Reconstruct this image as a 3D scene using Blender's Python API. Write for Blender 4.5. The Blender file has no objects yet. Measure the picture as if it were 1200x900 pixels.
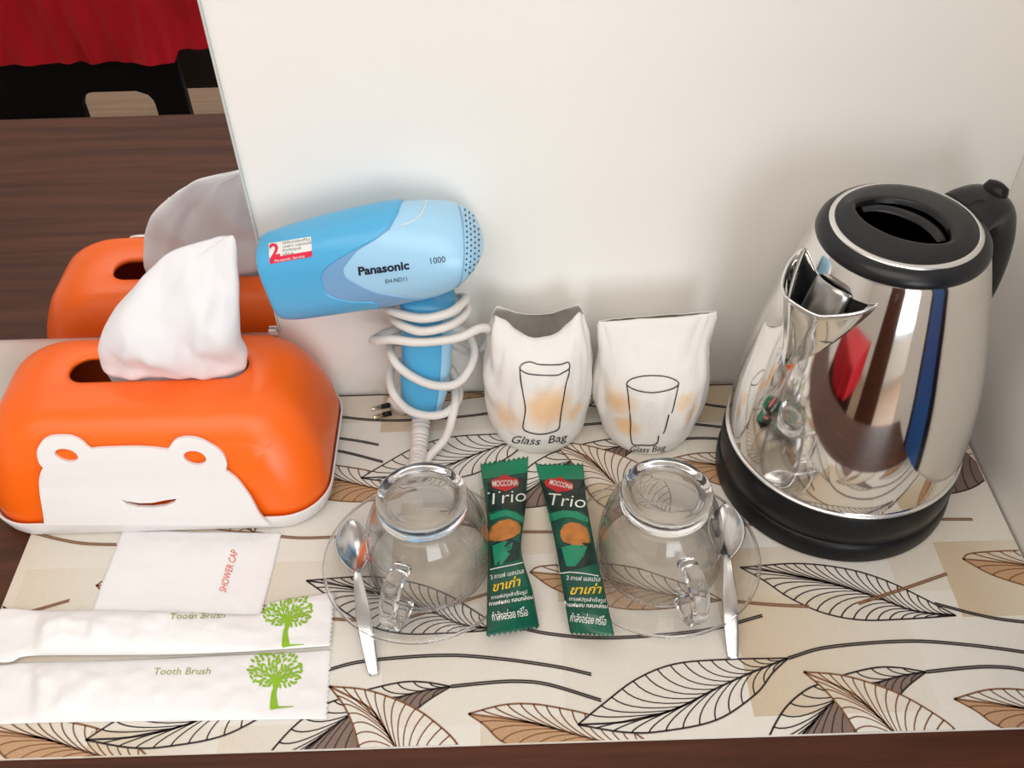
import bpy, bmesh, math, random
from mathutils import Vector, Matrix, noise
from mathutils.bvhtree import BVHTree

random.seed(7)
SC = bpy.context.scene
COL = SC.collection
PI = math.pi

# ------------------------------------------------------------------ camera
F = 1150.0                                     # focal length in pixels of the 1200x900 frame
R = ((0.9995520194123302, -0.02980125722804154, 0.0027650599199082193),
     (-0.022775532959310917, -0.6974466676791503, 0.7162746825357351),
     (-0.019417404233108074, -0.7160167810958602, -0.6978129646273213))
CAM = Vector((0.0, -0.5585518677, 0.55))
cd = bpy.data.cameras.new('camera')
cam = bpy.data.objects.new('camera', cd)
COL.objects.link(cam)
cd.sensor_fit = 'HORIZONTAL'
cd.sensor_width = 36.0
cd.lens = F / 1200.0 * 36.0
cd.clip_start = 0.01
cam.matrix_world = Matrix((
    (R[0][0], -R[0][1], -R[0][2], CAM.x),
    (R[1][0], -R[1][1], -R[1][2], CAM.y),
    (R[2][0], -R[2][1], -R[2][2], CAM.z),
    (0, 0, 0, 1)))
SC.camera = cam

# ------------------------------------------------------------------ world, lights, exposure
SC.view_settings.view_transform = 'Standard'
SC.view_settings.look = 'None'
SC.view_settings.gamma = 1.0
SC.view_settings.exposure = 0.08
wd = bpy.data.worlds.new('sky')
SC.world = wd
wd.use_nodes = True
wd.node_tree.nodes['Background'].inputs[0].default_value = (0.75, 0.86, 1.0, 1)
wd.node_tree.nodes['Background'].inputs[1].default_value = 1.0

def area(name, loc, rot, sx, sy, power, col):
    l = bpy.data.lights.new(name, 'AREA')
    l.shape = 'RECTANGLE'
    l.size = sx
    l.size_y = sy
    l.energy = power
    l.color = col
    o = bpy.data.objects.new(name, l)
    o.location = loc
    o.rotation_euler = rot
    COL.objects.link(o)
    return o
# daylight entering through the window of the front wall and of the far right wall; broad unseen fill light under the ceiling
area('window_daylight', (0.9, -3.45, 0.6), (PI/2, 0, 0), 1.7, 1.8, 40, (0.95, 0.98, 1.0))
area('window_daylight_side', (1.92, -1.85, 0.75), (PI/2, 0, PI/2), 1.6, 1.4, 20, (0.86, 0.93, 1.0))
area('ceiling_light', (-0.30, -1.35, 1.70), (0, 0, 0), 2.2, 1.7, 27, (1.0, 0.955, 0.89))

# ------------------------------------------------------------------ measuring helpers
def ray(px, py):
    a, b = px - 600.0, py - 450.0
    return Vector(tuple(r[0]*a + r[1]*b + r[2]*F for r in R))
def at_z(px, py, z=0.0):
    d = ray(px, py)
    return CAM + d*((z - CAM.z)/d.z)
def at_y(px, py, y):
    d = ray(px, py)
    return CAM + d*((y - CAM.y)/d.y)
def at_plane(px, py, p, n):
    d = ray(px, py)
    return CAM + d*((Vector(p) - CAM).dot(n)/d.dot(n))

# ------------------------------------------------------------------ materials
def srgb(r, g, b):
    f = lambda c: (c/255/12.92 if c/255 <= 0.04045 else ((c/255+0.055)/1.055)**2.4)
    return (f(r), f(g), f(b))
def mat(name, col, rough=0.5, metal=0.0, noise_amt=0.0, noise_scale=30.0, bump=0.0, bump_scale=60.0, **kw):
    m = bpy.data.materials.new(name)
    m.use_nodes = True
    nt = m.node_tree
    p = nt.nodes['Principled BSDF']
    p.inputs['Base Color'].default_value = (*col, 1)
    p.inputs['Roughness'].default_value = rough
    p.inputs['Metallic'].default_value = metal
    for k, v in kw.items():
        p.inputs[k.replace('_', ' ')].default_value = v
    if noise_amt or bump:
        tc = nt.nodes.new('ShaderNodeTexCoord')
    if noise_amt:
        n = nt.nodes.new('ShaderNodeTexNoise')
        n.inputs['Scale'].default_value = noise_scale
        n.inputs['Detail'].default_value = 4
        nt.links.new(tc.outputs['Object'], n.inputs['Vector'])
        r = nt.nodes.new('ShaderNodeValToRGB')
        r.color_ramp.elements[0].position = 0.3
        r.color_ramp.elements[1].position = 0.7
        r.color_ramp.elements[0].color = (*[c*(1-noise_amt) for c in col], 1)
        r.color_ramp.elements[1].color = (*[min(1, c*(1+noise_amt)) for c in col], 1)
        nt.links.new(n.outputs['Fac'], r.inputs['Fac'])
        nt.links.new(r.outputs['Color'], p.inputs['Base Color'])
    if bump:
        n2 = nt.nodes.new('ShaderNodeTexNoise')
        n2.inputs['Scale'].default_value = bump_scale
        n2.inputs['Detail'].default_value = 5
        nt.links.new(tc.outputs['Object'], n2.inputs['Vector'])
        b = nt.nodes.new('ShaderNodeBump')
        b.inputs['Strength'].default_value = bump
        b.inputs['Distance'].default_value = 0.002
        nt.links.new(n2.outputs['Fac'], b.inputs['Height'])
        nt.links.new(b.outputs['Normal'], p.inputs['Normal'])
    return m

def wood_mat(name, c0, c1, rough=0.35):
    m = bpy.data.materials.new(name)
    m.use_nodes = True
    nt = m.node_tree
    p = nt.nodes['Principled BSDF']
    p.inputs['Roughness'].default_value = rough
    p.inputs['Specular IOR Level'].default_value = 0.25
    tc = nt.nodes.new('ShaderNodeTexCoord')
    mp = nt.nodes.new('ShaderNodeMapping')
    mp.inputs['Scale'].default_value = (2.2, 46, 46)
    n = nt.nodes.new('ShaderNodeTexNoise')
    n.inputs['Scale'].default_value = 1.6
    n.inputs['Detail'].default_value = 8
    n.inputs['Roughness'].default_value = 0.62
    n.inputs['Distortion'].default_value = 0.35
    r = nt.nodes.new('ShaderNodeValToRGB')
    r.color_ramp.elements[0].position = 0.33
    r.color_ramp.elements[1].position = 0.68
    r.color_ramp.elements[0].color = (*c0, 1)
    r.color_ramp.elements[1].color = (*c1, 1)
    nt.links.new(tc.outputs['Object'], mp.inputs['Vector'])
    nt.links.new(mp.outputs['Vector'], n.inputs['Vector'])
    nt.links.new(n.outputs['Fac'], r.inputs['Fac'])
    nt.links.new(r.outputs['Color'], p.inputs['Base Color'])
    b = nt.nodes.new('ShaderNodeBump')
    b.inputs['Strength'].default_value = 0.08
    b.inputs['Distance'].default_value = 0.001
    nt.links.new(n.outputs['Fac'], b.inputs['Height'])
    nt.links.new(b.outputs['Normal'], p.inputs['Normal'])
    return m

def cloth_mat():
    """cream woven cloth with soft beige squares printed on it"""
    m = bpy.data.materials.new('cream_woven_cloth')
    m.use_nodes = True
    nt = m.node_tree
    N = nt.nodes.new
    L = nt.links.new
    p = nt.nodes['Principled BSDF']
    p.inputs['Roughness'].default_value = 0.62
    tc = N('ShaderNodeTexCoord')
    def grid(sx, sy, ox, oy, lo, hi):
        mp = N('ShaderNodeMapping')
        mp.inputs['Scale'].default_value = (sx, sy, 0)
        mp.inputs['Location'].default_value = (ox, oy, 0)
        L(tc.outputs['Object'], mp.inputs['Vector'])
        fl = N('ShaderNodeVectorMath'); fl.operation = 'FLOOR'
        L(mp.outputs['Vector'], fl.inputs[0])
        wn = N('ShaderNodeTexWhiteNoise'); wn.noise_dimensions = '2D'
        L(fl.outputs['Vector'], wn.inputs['Vector'])
        mr = N('ShaderNodeMapRange')
        mr.inputs['From Min'].default_value = lo
        mr.inputs['From Max'].default_value = hi
        L(wn.outputs['Value'], mr.inputs['Value'])
        fr = N('ShaderNodeVectorMath'); fr.operation = 'FRACTION'
        L(mp.outputs['Vector'], fr.inputs[0])
        sx_ = N('ShaderNodeSeparateXYZ'); L(fr.outputs['Vector'], sx_.inputs[0])
        g = N('ShaderNodeMath'); g.operation = 'MULTIPLY'
        inv = N('ShaderNodeMath'); inv.operation = 'SUBTRACT'; inv.inputs[0].default_value = 1.15
        L(sx_.outputs['X'], inv.inputs[1])
        L(mr.outputs['Result'], g.inputs[0]); L(inv.outputs[0], g.inputs[1])
        return g.outputs[0]
    a = grid(13, 17, 0.3, 0.2, 0.45, 0.95)
    b = grid(9, 12, 0.75, 0.6, 0.5, 1.0)
    mx = N('ShaderNodeMath'); mx.operation = 'MAXIMUM'
    L(a, mx.inputs[0]); L(b, mx.inputs[1])
    r = N('ShaderNodeValToRGB')
    r.color_ramp.elements[0].color = (*srgb(228, 223, 214), 1)
    r.color_ramp.elements[1].color = (*srgb(206, 186, 158), 1)
    L(mx.outputs[0], r.inputs['Fac'])
    # thread grain
    n = N('ShaderNodeTexNoise'); n.inputs['Scale'].default_value = 900; n.inputs['Detail'].default_value = 1
    L(tc.outputs['Object'], n.inputs['Vector'])
    mr = N('ShaderNodeMapRange')
    mr.inputs['To Min'].default_value = 0.90; mr.inputs['To Max'].default_value = 1.06
    L(n.outputs['Fac'], mr.inputs['Value'])
    mul = N('ShaderNodeVectorMath'); mul.operation = 'SCALE'
    L(r.outputs['Color'], mul.inputs[0]); L(mr.outputs['Result'], mul.inputs['Scale'])
    L(mul.outputs['Vector'], p.inputs['Base Color'])
    wv = N('ShaderNodeTexWave'); wv.inputs['Scale'].default_value = 330; wv.bands_direction = 'X'
    wv2 = N('ShaderNodeTexWave'); wv2.inputs['Scale'].default_value = 330; wv2.bands_direction = 'Y'
    L(tc.outputs['Object'], wv.inputs['Vector']); L(tc.outputs['Object'], wv2.inputs['Vector'])
    ad = N('ShaderNodeMath'); ad.operation = 'ADD'
    L(wv.outputs['Fac'], ad.inputs[0]); L(wv2.outputs['Fac'], ad.inputs[1])
    bp = N('ShaderNodeBump'); bp.inputs['Strength'].default_value = 0.18; bp.inputs['Distance'].default_value = 0.0005
    L(ad.outputs[0], bp.inputs['Height']); L(bp.outputs['Normal'], p.inputs['Normal'])
    return m

def paper_bag_mat(name, glow_spots):
    """thin white paper with soft orange printed patches at the given places (object coordinates: x, z, radius)"""
    m = bpy.data.materials.new(name)
    m.use_nodes = True
    nt = m.node_tree
    N = nt.nodes.new
    L = nt.links.new
    p = nt.nodes['Principled BSDF']
    p.inputs['Roughness'].default_value = 0.6
    tc = N('ShaderNodeTexCoord')
    n = N('ShaderNodeTexNoise'); n.inputs['Scale'].default_value = 60; n.inputs['Detail'].default_value = 2.0
    L(tc.outputs['Object'], n.inputs['Vector'])
    off = N('ShaderNodeVectorMath'); off.operation = 'SCALE'; off.inputs['Scale'].default_value = 0.012
    L(n.outputs['Color'], off.inputs[0])
    ad = N('ShaderNodeVectorMath'); ad.operation = 'ADD'
    L(tc.outputs['Object'], ad.inputs[0]); L(off.outputs['Vector'], ad.inputs[1])
    cur = None
    for x, z, r in glow_spots:
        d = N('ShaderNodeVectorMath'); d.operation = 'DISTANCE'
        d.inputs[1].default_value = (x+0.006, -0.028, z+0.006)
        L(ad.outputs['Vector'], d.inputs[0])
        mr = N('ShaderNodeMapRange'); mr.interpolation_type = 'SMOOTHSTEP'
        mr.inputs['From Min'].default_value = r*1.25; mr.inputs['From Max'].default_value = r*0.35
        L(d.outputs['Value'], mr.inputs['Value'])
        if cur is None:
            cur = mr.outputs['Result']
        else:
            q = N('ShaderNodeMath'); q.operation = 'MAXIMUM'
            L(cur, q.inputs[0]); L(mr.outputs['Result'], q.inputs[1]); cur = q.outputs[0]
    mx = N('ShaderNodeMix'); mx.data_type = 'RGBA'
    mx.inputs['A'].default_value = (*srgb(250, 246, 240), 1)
    mx.inputs['B'].default_value = (*srgb(251, 212, 166), 1)  # warm glow through the paper, put into its colour
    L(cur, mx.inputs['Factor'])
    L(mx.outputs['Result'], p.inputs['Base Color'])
    n2 = N('ShaderNodeTexVoronoi'); n2.feature = 'DISTANCE_TO_EDGE'; n2.inputs['Scale'].default_value = 46
    L(ad.outputs['Vector'], n2.inputs['Vector'])
    b = N('ShaderNodeBump'); b.inputs['Strength'].default_value = 0.35; b.inputs['Distance'].default_value = 0.003
    L(n2.outputs['Distance'], b.inputs['Height']); L(b.outputs['Normal'], p.inputs['Normal'])
    tl = N('ShaderNodeBsdfTranslucent'); L(mx.outputs['Result'], tl.inputs['Color'])
    ms = N('ShaderNodeMixShader'); ms.inputs[0].default_value = 0.16
    L(p.outputs[0], ms.inputs[1]); L(tl.outputs[0], ms.inputs[2])
    L(ms.outputs[0], nt.nodes['Material Output'].inputs['Surface'])
    return m

M = {}
M['wall'] = mat('white_wall_paint', srgb(247, 244, 238), 0.6, noise_amt=0.012, noise_scale=3, bump=0.03, bump_scale=140)
M['ceiling'] = mat('white_ceiling_paint', (0.8, 0.79, 0.77), 0.8)
M['floor'] = wood_mat('tan_floor_boards', srgb(150, 122, 100), srgb(176, 148, 124), 0.45)
M['desk'] = wood_mat('dark_brown_wood', srgb(54, 27, 16), srgb(90, 49, 30), 0.45)
M['mirror'] = mat('mirror_silver', (0.9, 0.9, 0.9), 0.0, 1.0)
M['mirror_edge'] = mat('mirror_ground_edge', srgb(205, 208, 205), 0.25)
M['clip'] = mat('clear_clip', (0.9, 0.9, 0.88), 0.1)
M['red'] = mat('red_satin', srgb(196, 0, 30), 0.42, noise_amt=0.08, noise_scale=8)
M['black_matte'] = mat('black_upholstery', (0.003, 0.003, 0.0035), 0.7, Specular_IOR_Level=0.15)
M['dark_brown'] = mat('very_dark_wood', (0.016, 0.009, 0.007), 0.5)
M['blue_panel'] = mat('blue_glossy_panel', srgb(45, 95, 165), 0.25)
M['black_gloss'] = mat('black_gloss_trim', (0.008, 0.008, 0.01), 0.25)
M['white_frame'] = mat('white_window_frame', (0.8, 0.8, 0.8), 0.4)
M['cloth'] = cloth_mat()
M['ink_black'] = mat('black_brown_print', srgb(46, 36, 33), 0.6)
M['ink_brown'] = mat('brown_print', srgb(128, 88, 56), 0.6)
M['ink_tan'] = mat('tan_print_fill', srgb(186, 148, 112), 0.6, noise_amt=0.12, noise_scale=900)
M['ink_grey'] = mat('grey_brown_print_fill', srgb(128, 106, 96), 0.6, noise_amt=0.15, noise_scale=900)
M['orange'] = mat('orange_plastic', srgb(250, 104, 12), 0.33)
M['white_plastic'] = mat('white_plastic', srgb(232, 228, 226), 0.3)
M['tissue'] = mat('white_tissue', srgb(249, 248, 250), 0.8, bump=0.05, bump_scale=200)
def add_translucent(m, share):
    nt = m.node_tree
    p = nt.nodes['Principled BSDF']
    t = nt.nodes.new('ShaderNodeBsdfTranslucent')
    t.inputs[0].default_value = p.inputs['Base Color'].default_value
    x = nt.nodes.new('ShaderNodeMixShader')
    x.inputs[0].default_value = share
    nt.links.new(p.outputs[0], x.inputs[1]); nt.links.new(t.outputs[0], x.inputs[2])
    nt.links.new(x.outputs[0], nt.nodes['Material Output'].inputs['Surface'])
add_translucent(M['tissue'], 0.18)
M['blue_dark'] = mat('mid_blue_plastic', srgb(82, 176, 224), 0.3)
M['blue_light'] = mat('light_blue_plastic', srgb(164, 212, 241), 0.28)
M['blue_grey'] = mat('grey_blue_plastic', srgb(120, 168, 212), 0.3)
M['hole'] = mat('dark_hole', (0.02, 0.05, 0.1), 0.6)
M['cord'] = mat('white_cord_rubber', srgb(226, 220, 214), 0.45)
M['pin'] = mat('plug_pin_metal', (0.7, 0.62, 0.45), 0.25, 1.0)
M['ink_navy'] = mat('navy_lettering', (0.008, 0.012, 0.03), 0.4)
M['ink_text'] = mat('black_lettering', (0.012, 0.012, 0.012), 0.5)
M['sticker_white'] = mat('white_sticker', srgb(232, 232, 228), 0.4)
M['sticker_red'] = mat('red_sticker_ink', srgb(222, 30, 70), 0.4)
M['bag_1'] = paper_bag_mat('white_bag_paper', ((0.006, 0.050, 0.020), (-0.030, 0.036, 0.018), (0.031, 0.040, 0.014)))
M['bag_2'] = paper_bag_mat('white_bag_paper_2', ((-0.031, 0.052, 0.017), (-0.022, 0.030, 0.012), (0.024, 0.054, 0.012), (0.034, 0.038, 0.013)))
M['steel'] = mat('polished_steel', (0.80, 0.78, 0.75), 0.07, 1.0)
M['steel_inner'] = mat('brushed_steel_inside', (0.45, 0.44, 0.43), 0.3, 1.0)
M['spoon'] = mat('spoon_steel', (0.62, 0.61, 0.60), 0.2, 1.0)
M['black_plastic'] = mat('black_plastic', (0.005, 0.005, 0.006), 0.38, Specular_IOR_Level=0.3)
M['lid_plastic'] = mat('black_satin_plastic', (0.010, 0.0105, 0.013), 0.30, Specular_IOR_Level=0.4)
M['silver_ring'] = mat('silver_ring', (0.85, 0.85, 0.85), 0.25, 1.0)
M['packet'] = mat('white_packet_paper', srgb(238, 236, 236), 0.5, bump=0.45, bump_scale=48)
M['ink_green'] = mat('leaf_green_print', srgb(138, 182, 24), 0.5)
M['ink_sage'] = mat('olive_green_lettering', srgb(150, 166, 84), 0.5)
M['ink_red'] = mat('red_lettering', srgb(226, 84, 66), 0.5)
M['foil_green'] = mat('dark_green_foil', srgb(8, 78, 58), 0.26, noise_amt=0.55, noise_scale=34)
M['foil_teal'] = mat('bright_green_foil_seal', srgb(16, 132, 94), 0.28)
M['foil_deep'] = mat('deep_green_print', srgb(5, 40, 32), 0.26)
M['ink_white'] = mat('white_lettering', srgb(238, 238, 232), 0.5)
M['ink_gold'] = mat('gold_lettering', srgb(222, 186, 44), 0.4)
M['ink_logo'] = mat('red_logo', srgb(206, 24, 34), 0.4)
M['ink_coffee'] = mat('caramel_coffee_print', srgb(178, 110, 44), 0.4, noise_amt=0.3, noise_scale=160)
def glass(name, share):
    """clear glass: refracting body mixed with plain see-through, share = refracting part"""
    m = bpy.data.materials.new(name)
    m.use_nodes = True
    nt = m.node_tree
    p = nt.nodes['Principled BSDF']
    p.inputs['Base Color'].default_value = (1, 1, 1, 1)
    p.inputs['Roughness'].default_value = 0.0
    p.inputs['IOR'].default_value = 1.47
    p.inputs['Transmission Weight'].default_value = 1.0
    tr = nt.nodes.new('ShaderNodeBsdfTransparent')
    tr.inputs[0].default_value = (0.985, 0.99, 0.988, 1)
    mx = nt.nodes.new('ShaderNodeMixShader')
    mx.inputs[0].default_value = share
    nt.links.new(tr.outputs[0], mx.inputs[1])
    nt.links.new(p.outputs[0], mx.inputs[2])
    nt.links.new(mx.outputs[0], nt.nodes['Material Output'].inputs['Surface'])
    return m
def thin_glass():
    """thin clear glass wall: see-through, mirror-like towards grazing angles, slightly darker where the wall is seen edge on"""
    m = bpy.data.materials.new('thin_clear_glass')
    m.use_nodes = True
    nt = m.node_tree
    nt.nodes.remove(nt.nodes['Principled BSDF'])
    N, L = nt.nodes.new, nt.links.new
    lw = N('ShaderNodeLayerWeight'); lw.inputs['Blend'].default_value = 0.5
    pw = N('ShaderNodeMath'); pw.operation = 'POWER'; pw.inputs[1].default_value = 2.7
    L(lw.outputs['Facing'], pw.inputs[0])
    ma = N('ShaderNodeMath'); ma.operation = 'MULTIPLY_ADD'; ma.inputs[1].default_value = 0.72; ma.inputs[2].default_value = 0.04
    L(pw.outputs[0], ma.inputs[0])
    r = N('ShaderNodeValToRGB')
    r.color_ramp.elements[0].position = 0.35; r.color_ramp.elements[0].color = (0.994, 0.994, 0.992, 1)
    r.color_ramp.elements[1].position = 0.95; r.color_ramp.elements[1].color = (0.88, 0.87, 0.85, 1)
    L(lw.outputs['Facing'], r.inputs['Fac'])
    tr = N('ShaderNodeBsdfTransparent'); L(r.outputs['Color'], tr.inputs[0])
    gl = N('ShaderNodeBsdfGlossy'); gl.inputs['Roughness'].default_value = 0.02
    mx = N('ShaderNodeMixShader')
    L(ma.outputs[0], mx.inputs[0]); L(tr.outputs[0], mx.inputs[1]); L(gl.outputs[0], mx.inputs[2])
    L(mx.outputs[0], nt.nodes['Material Output'].inputs['Surface'])
    return m
M['thin_glass'] = thin_glass()
M['glass'] = glass('clear_glass', 0.96)

# ------------------------------------------------------------------ object helpers
ORIGIN = {}
def _link(o, parent):
    COL.objects.link(o)
    if parent is not None:
        o.parent = parent
def world_of(o):
    v = Vector((0, 0, 0))
    while o is not None:
        v = v + Vector(o.location)
        o = o.parent
    return v
def mk(name, verts, faces, m, parent=None, smooth=True, loc=None, bevel=0, sub=0, solid=0, sharp=None):
    """one mesh object; verts are in world space, origin at loc (or at the parent's origin)"""
    base = world_of(parent) if parent is not None else Vector((0, 0, 0))
    org = Vector(loc) if loc is not None else base
    me = bpy.data.meshes.new(name)
    me.from_pydata([tuple(Vector(v) - org) for v in verts], [], faces)
    bm = bmesh.new()
    bm.from_mesh(me)
    bmesh.ops.recalc_face_normals(bm, faces=bm.faces)
    bm.to_mesh(me)
    bm.free()
    ms = m if isinstance(m, (list, tuple)) else [m]
    for q in ms:
        me.materials.append(q)
    if smooth:
        me.shade_smooth()
        if sharp:
            me.set_sharp_from_angle(angle=math.radians(sharp))
    o = bpy.data.objects.new(name, me)
    o.location = org - base
    _link(o, parent)
    if solid:
        s = o.modifiers.new('solid', 'SOLIDIFY'); s.thickness = solid; s.offset = 0
    if bevel:
        b = o.modifiers.new('bevel', 'BEVEL'); b.width = bevel; b.segments = 2; b.limit_method = 'ANGLE'
    if sub:
        s = o.modifiers.new('sub', 'SUBSURF'); s.levels = sub; s.render_levels = sub
    return o
def tag(o, label, cat, group=None):
    o['label'] = label
    o['category'] = cat
    if group:
        o['group'] = group
    return o
def thing(name, label, cat, loc=(0, 0, 0), group=None):
    o = bpy.data.objects.new(name, None)
    o.empty_display_size = 0.02
    o.location = loc
    COL.objects.link(o)
    return tag(o, label, cat, group)
def structure(o):
    o['kind'] = 'structure'
    return o

def box_vf(lo, hi):
    x0, y0, z0 = lo
    x1, y1, z1 = hi
    v = [(x0, y0, z0), (x1, y0, z0), (x1, y1, z0), (x0, y1, z0), (x0, y0, z1), (x1, y0, z1), (x1, y1, z1), (x0, y1, z1)]
    f = [(0, 3, 2, 1), (4, 5, 6, 7), (0, 1, 5, 4), (1, 2, 6, 5), (2, 3, 7, 6), (3, 0, 4, 7)]
    return v, f
def box(name, lo, hi, m, parent=None, bevel=0.0, loc=None):
    v, f = box_vf(lo, hi)
    return mk(name, v, f, m, parent, smooth=False, bevel=bevel, loc=loc)
def join_vf(parts):
    V, Fc = [], []
    for v, f in parts:
        k = len(V)
        V += list(v)
        Fc += [tuple(i + k for i in q) for q in f]
    return V, Fc
def loft(rings, cap0=True, cap1=True, close=False):
    n = len(rings[0])
    V = [p for r in rings for p in r]
    Fc = []
    m = len(rings)
    for i in range(m if close else m - 1):
        a, b = i*n, ((i+1) % m)*n
        for j in range(n):
            k = (j+1) % n
            Fc.append((a+j, a+k, b+k, b+j))
    if not close:
        if cap0: Fc.append(tuple(range(n))[::-1])
        if cap1: Fc.append(tuple(range((m-1)*n, m*n)))
    return V, Fc
def lathe(profile, c=(0, 0, 0), n=64, cap0=True, cap1=True, close=False):
    rings = [[Vector((c[0] + r*math.cos(2*PI*j/n), c[1] + r*math.sin(2*PI*j/n), c[2] + z)) for j in range(n)] for r, z in profile]
    return loft(rings, cap0, cap1, close)
def catmull(pts, k=8, closed=False):
    P = [Vector(p) for p in pts]
    out = []
    n = len(P)
    rng = range(n if closed else n-1)
    for i in rng:
        if closed:
            a, b, c, d = P[(i-1) % n], P[i], P[(i+1) % n], P[(i+2) % n]
        else:
            a = P[i-1] if i > 0 else P[0]*2 - P[1]
            b, c = P[i], P[i+1]
            d = P[i+2] if i+2 < n else P[-1]*2 - P[-2]
        for s in range(k):
            t = s/k
            out.append(0.5*((2*b) + (c-a)*t + (2*a-5*b+4*c-d)*t*t + (3*b-a-3*c+d)*t**3))
    if not closed:
        out.append(P[-1])
    return out
def sweep(path, section, up=None):
    """section(i, t) -> list of (a, b) offsets along side and normal axes; parallel transported frame"""
    P = [Vector(p) for p in path]
    n = len(P)
    rings = []
    T = (P[1]-P[0]).normalized()
    s = Vector(up) if up is not None else (Vector((0, 0, 1)) if abs(T.z) < 0.9 else Vector((1, 0, 0)))
    for i in range(n):
        T = (P[min(i+1, n-1)] - P[max(i-1, 0)]).normalized()
        s = (s - T*s.dot(T)).normalized()
        b = T.cross(s)
        rings.append([P[i] + s*q[0] + b*q[1] for q in section(i, i/(n-1))])
    return loft(rings)
def circ(r, n=10, r2=None):
    r2 = r if r2 is None else r2
    return [(r*math.cos(2*PI*j/n), r2*math.sin(2*PI*j/n)) for j in range(n)]
def tube(path, r, n=10, up=None):
    return sweep(path, (lambda i, t: circ(r(t) if callable(r) else r, n)), up)
def rrect(cx, cy, hx, hy, r, z, n=16):
    """rounded rectangle ring, 4*n points"""
    out = []
    for q, (sx, sy, a0) in enumerate(((1, 1, 0), (-1, 1, PI/2), (-1, -1, PI), (1, -1, 1.5*PI))):
        for j in range(n):
            a = a0 + (PI/2)*j/(n-1)
            out.append(Vector((cx + sx*(hx-r) + r*math.cos(a), cy + sy*(hy-r) + r*math.sin(a), z)))
    return out
def flat_shape(loops, extrude=0.0, bevel=0.0, res=2):
    """filled 2D outline with holes -> verts, faces in the xy plane"""
    cu = bpy.data.curves.new('tmp', 'CURVE')
    cu.dimensions = '2D'
    cu.fill_mode = 'BOTH'
    cu.extrude = extrude
    cu.bevel_depth = bevel
    cu.bevel_resolution = res
    for lp in loops:
        s = cu.splines.new('POLY')
        s.points.add(len(lp)-1)
        for q, p in zip(s.points, lp):
            q.co = (p[0], p[1], 0, 1)
        s.use_cyclic_u = True
    return curve_vf(cu)
def curve_vf(cu):
    o = bpy.data.objects.new('tmp', cu)
    COL.objects.link(o)
    dg = bpy.context.evaluated_depsgraph_get()
    me = bpy.data.meshes.new_from_object(o.evaluated_get(dg))
    v = [tuple(q.co) for q in me.vertices]
    f = [tuple(p.vertices) for p in me.polygons]
    bpy.data.objects.remove(o)
    bpy.data.curves.remove(cu)
    bpy.data.meshes.remove(me)
    return v, f
def text_vf(s, shear=0.0, spacing=1.0, bold=0.0):
    cu = bpy.data.curves.new('tmp', 'FONT')
    cu.body = s
    cu.shear = shear
    cu.space_character = spacing
    cu.offset = bold
    cu.resolution_u = 3
    v, f = curve_vf(cu)
    w = max((q[0] for q in v), default=1.0)
    return v, f, w

# decals: prints that lie on the surface of their thing
def bvh_of(*objs):
    V, Fc = [], []
    bpy.context.view_layer.update()
    dg = bpy.context.evaluated_depsgraph_get()
    for o in objs:
        e = o.evaluated_get(dg)
        me = e.to_mesh()
        k = len(V)
        V += [o.matrix_world @ q.co for q in me.vertices]
        Fc += [tuple(i+k for i in p.vertices) for p in me.polygons]
        e.to_mesh_clear()
    return BVHTree.FromPolygons(V, Fc)
def press(bvh, px, py, off=0.0003):
    d = ray(px, py).normalized()
    h = bvh.ray_cast(CAM, d)
    if h[0] is None:
        near = bvh.find_nearest(CAM + d*0.7)
        return near[0]
    n = h[1] if h[1].dot(d) < 0 else -h[1]
    return h[0] + n*off
def decal(name, verts, faces, bvh, m, parent, off=0.0003):
    return mk(name, [press(bvh, v[0], v[1], off) for v in verts], faces, m, parent, smooth=False)
def text_px(s, x, y, ang, h, shear=0.0, width=None, bold=0.0, bend=0.0):
    """lettering in picture units: (x, y) start of baseline, ang in degrees anticlockwise, h cap height"""
    v, f, w = text_vf(s, shear, bold=bold)
    k = h/0.69
    kx = (width/w) if width else k
    c, sn = math.cos(math.radians(ang)), math.sin(math.radians(ang))
    out = []
    for q in v:
        a, b = q[0]*kx, q[1]*k
        b += bend*((q[0]/w-0.5)**2-0.25)*4
        out.append((x + a*c - b*sn, y - a*sn - b*c))
    return out, f
def stroke_vf(pts, w, closed=False, k=5, raw=False):
    """flat ribbon along 2D points"""
    P = [Vector((p[0], p[1], 0)) for p in pts]
    if not raw:
        P = catmull(P, k, closed)
    n = len(P)
    V, Fc = [], []
    for i in range(n):
        a = P[(i-1) % n] if closed else P[max(i-1, 0)]
        b = P[(i+1) % n] if closed else P[min(i+1, n-1)]
        t = (b-a)
        t = t.normalized() if t.length > 1e-9 else Vector((1, 0, 0))
        ww = w(i/(n-1)) if callable(w) else w
        s = Vector((-t.y, t.x, 0))*ww*0.5
        V += [P[i]+s, P[i]-s]
    for i in range(n if closed else n-1):
        j = (i+1) % n
        Fc.append((2*i, 2*i+1, 2*j+1, 2*j))
    return V, Fc
def ellipse(cx, cy, rx, ry, rot=0, n=28):
    c, s = math.cos(math.radians(rot)), math.sin(math.radians(rot))
    return [(cx + rx*math.cos(a)*c - ry*math.sin(a)*s, cy + rx*math.cos(a)*s + ry*math.sin(a)*c) for a in (2*PI*j/n for j in range(n))]
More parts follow.
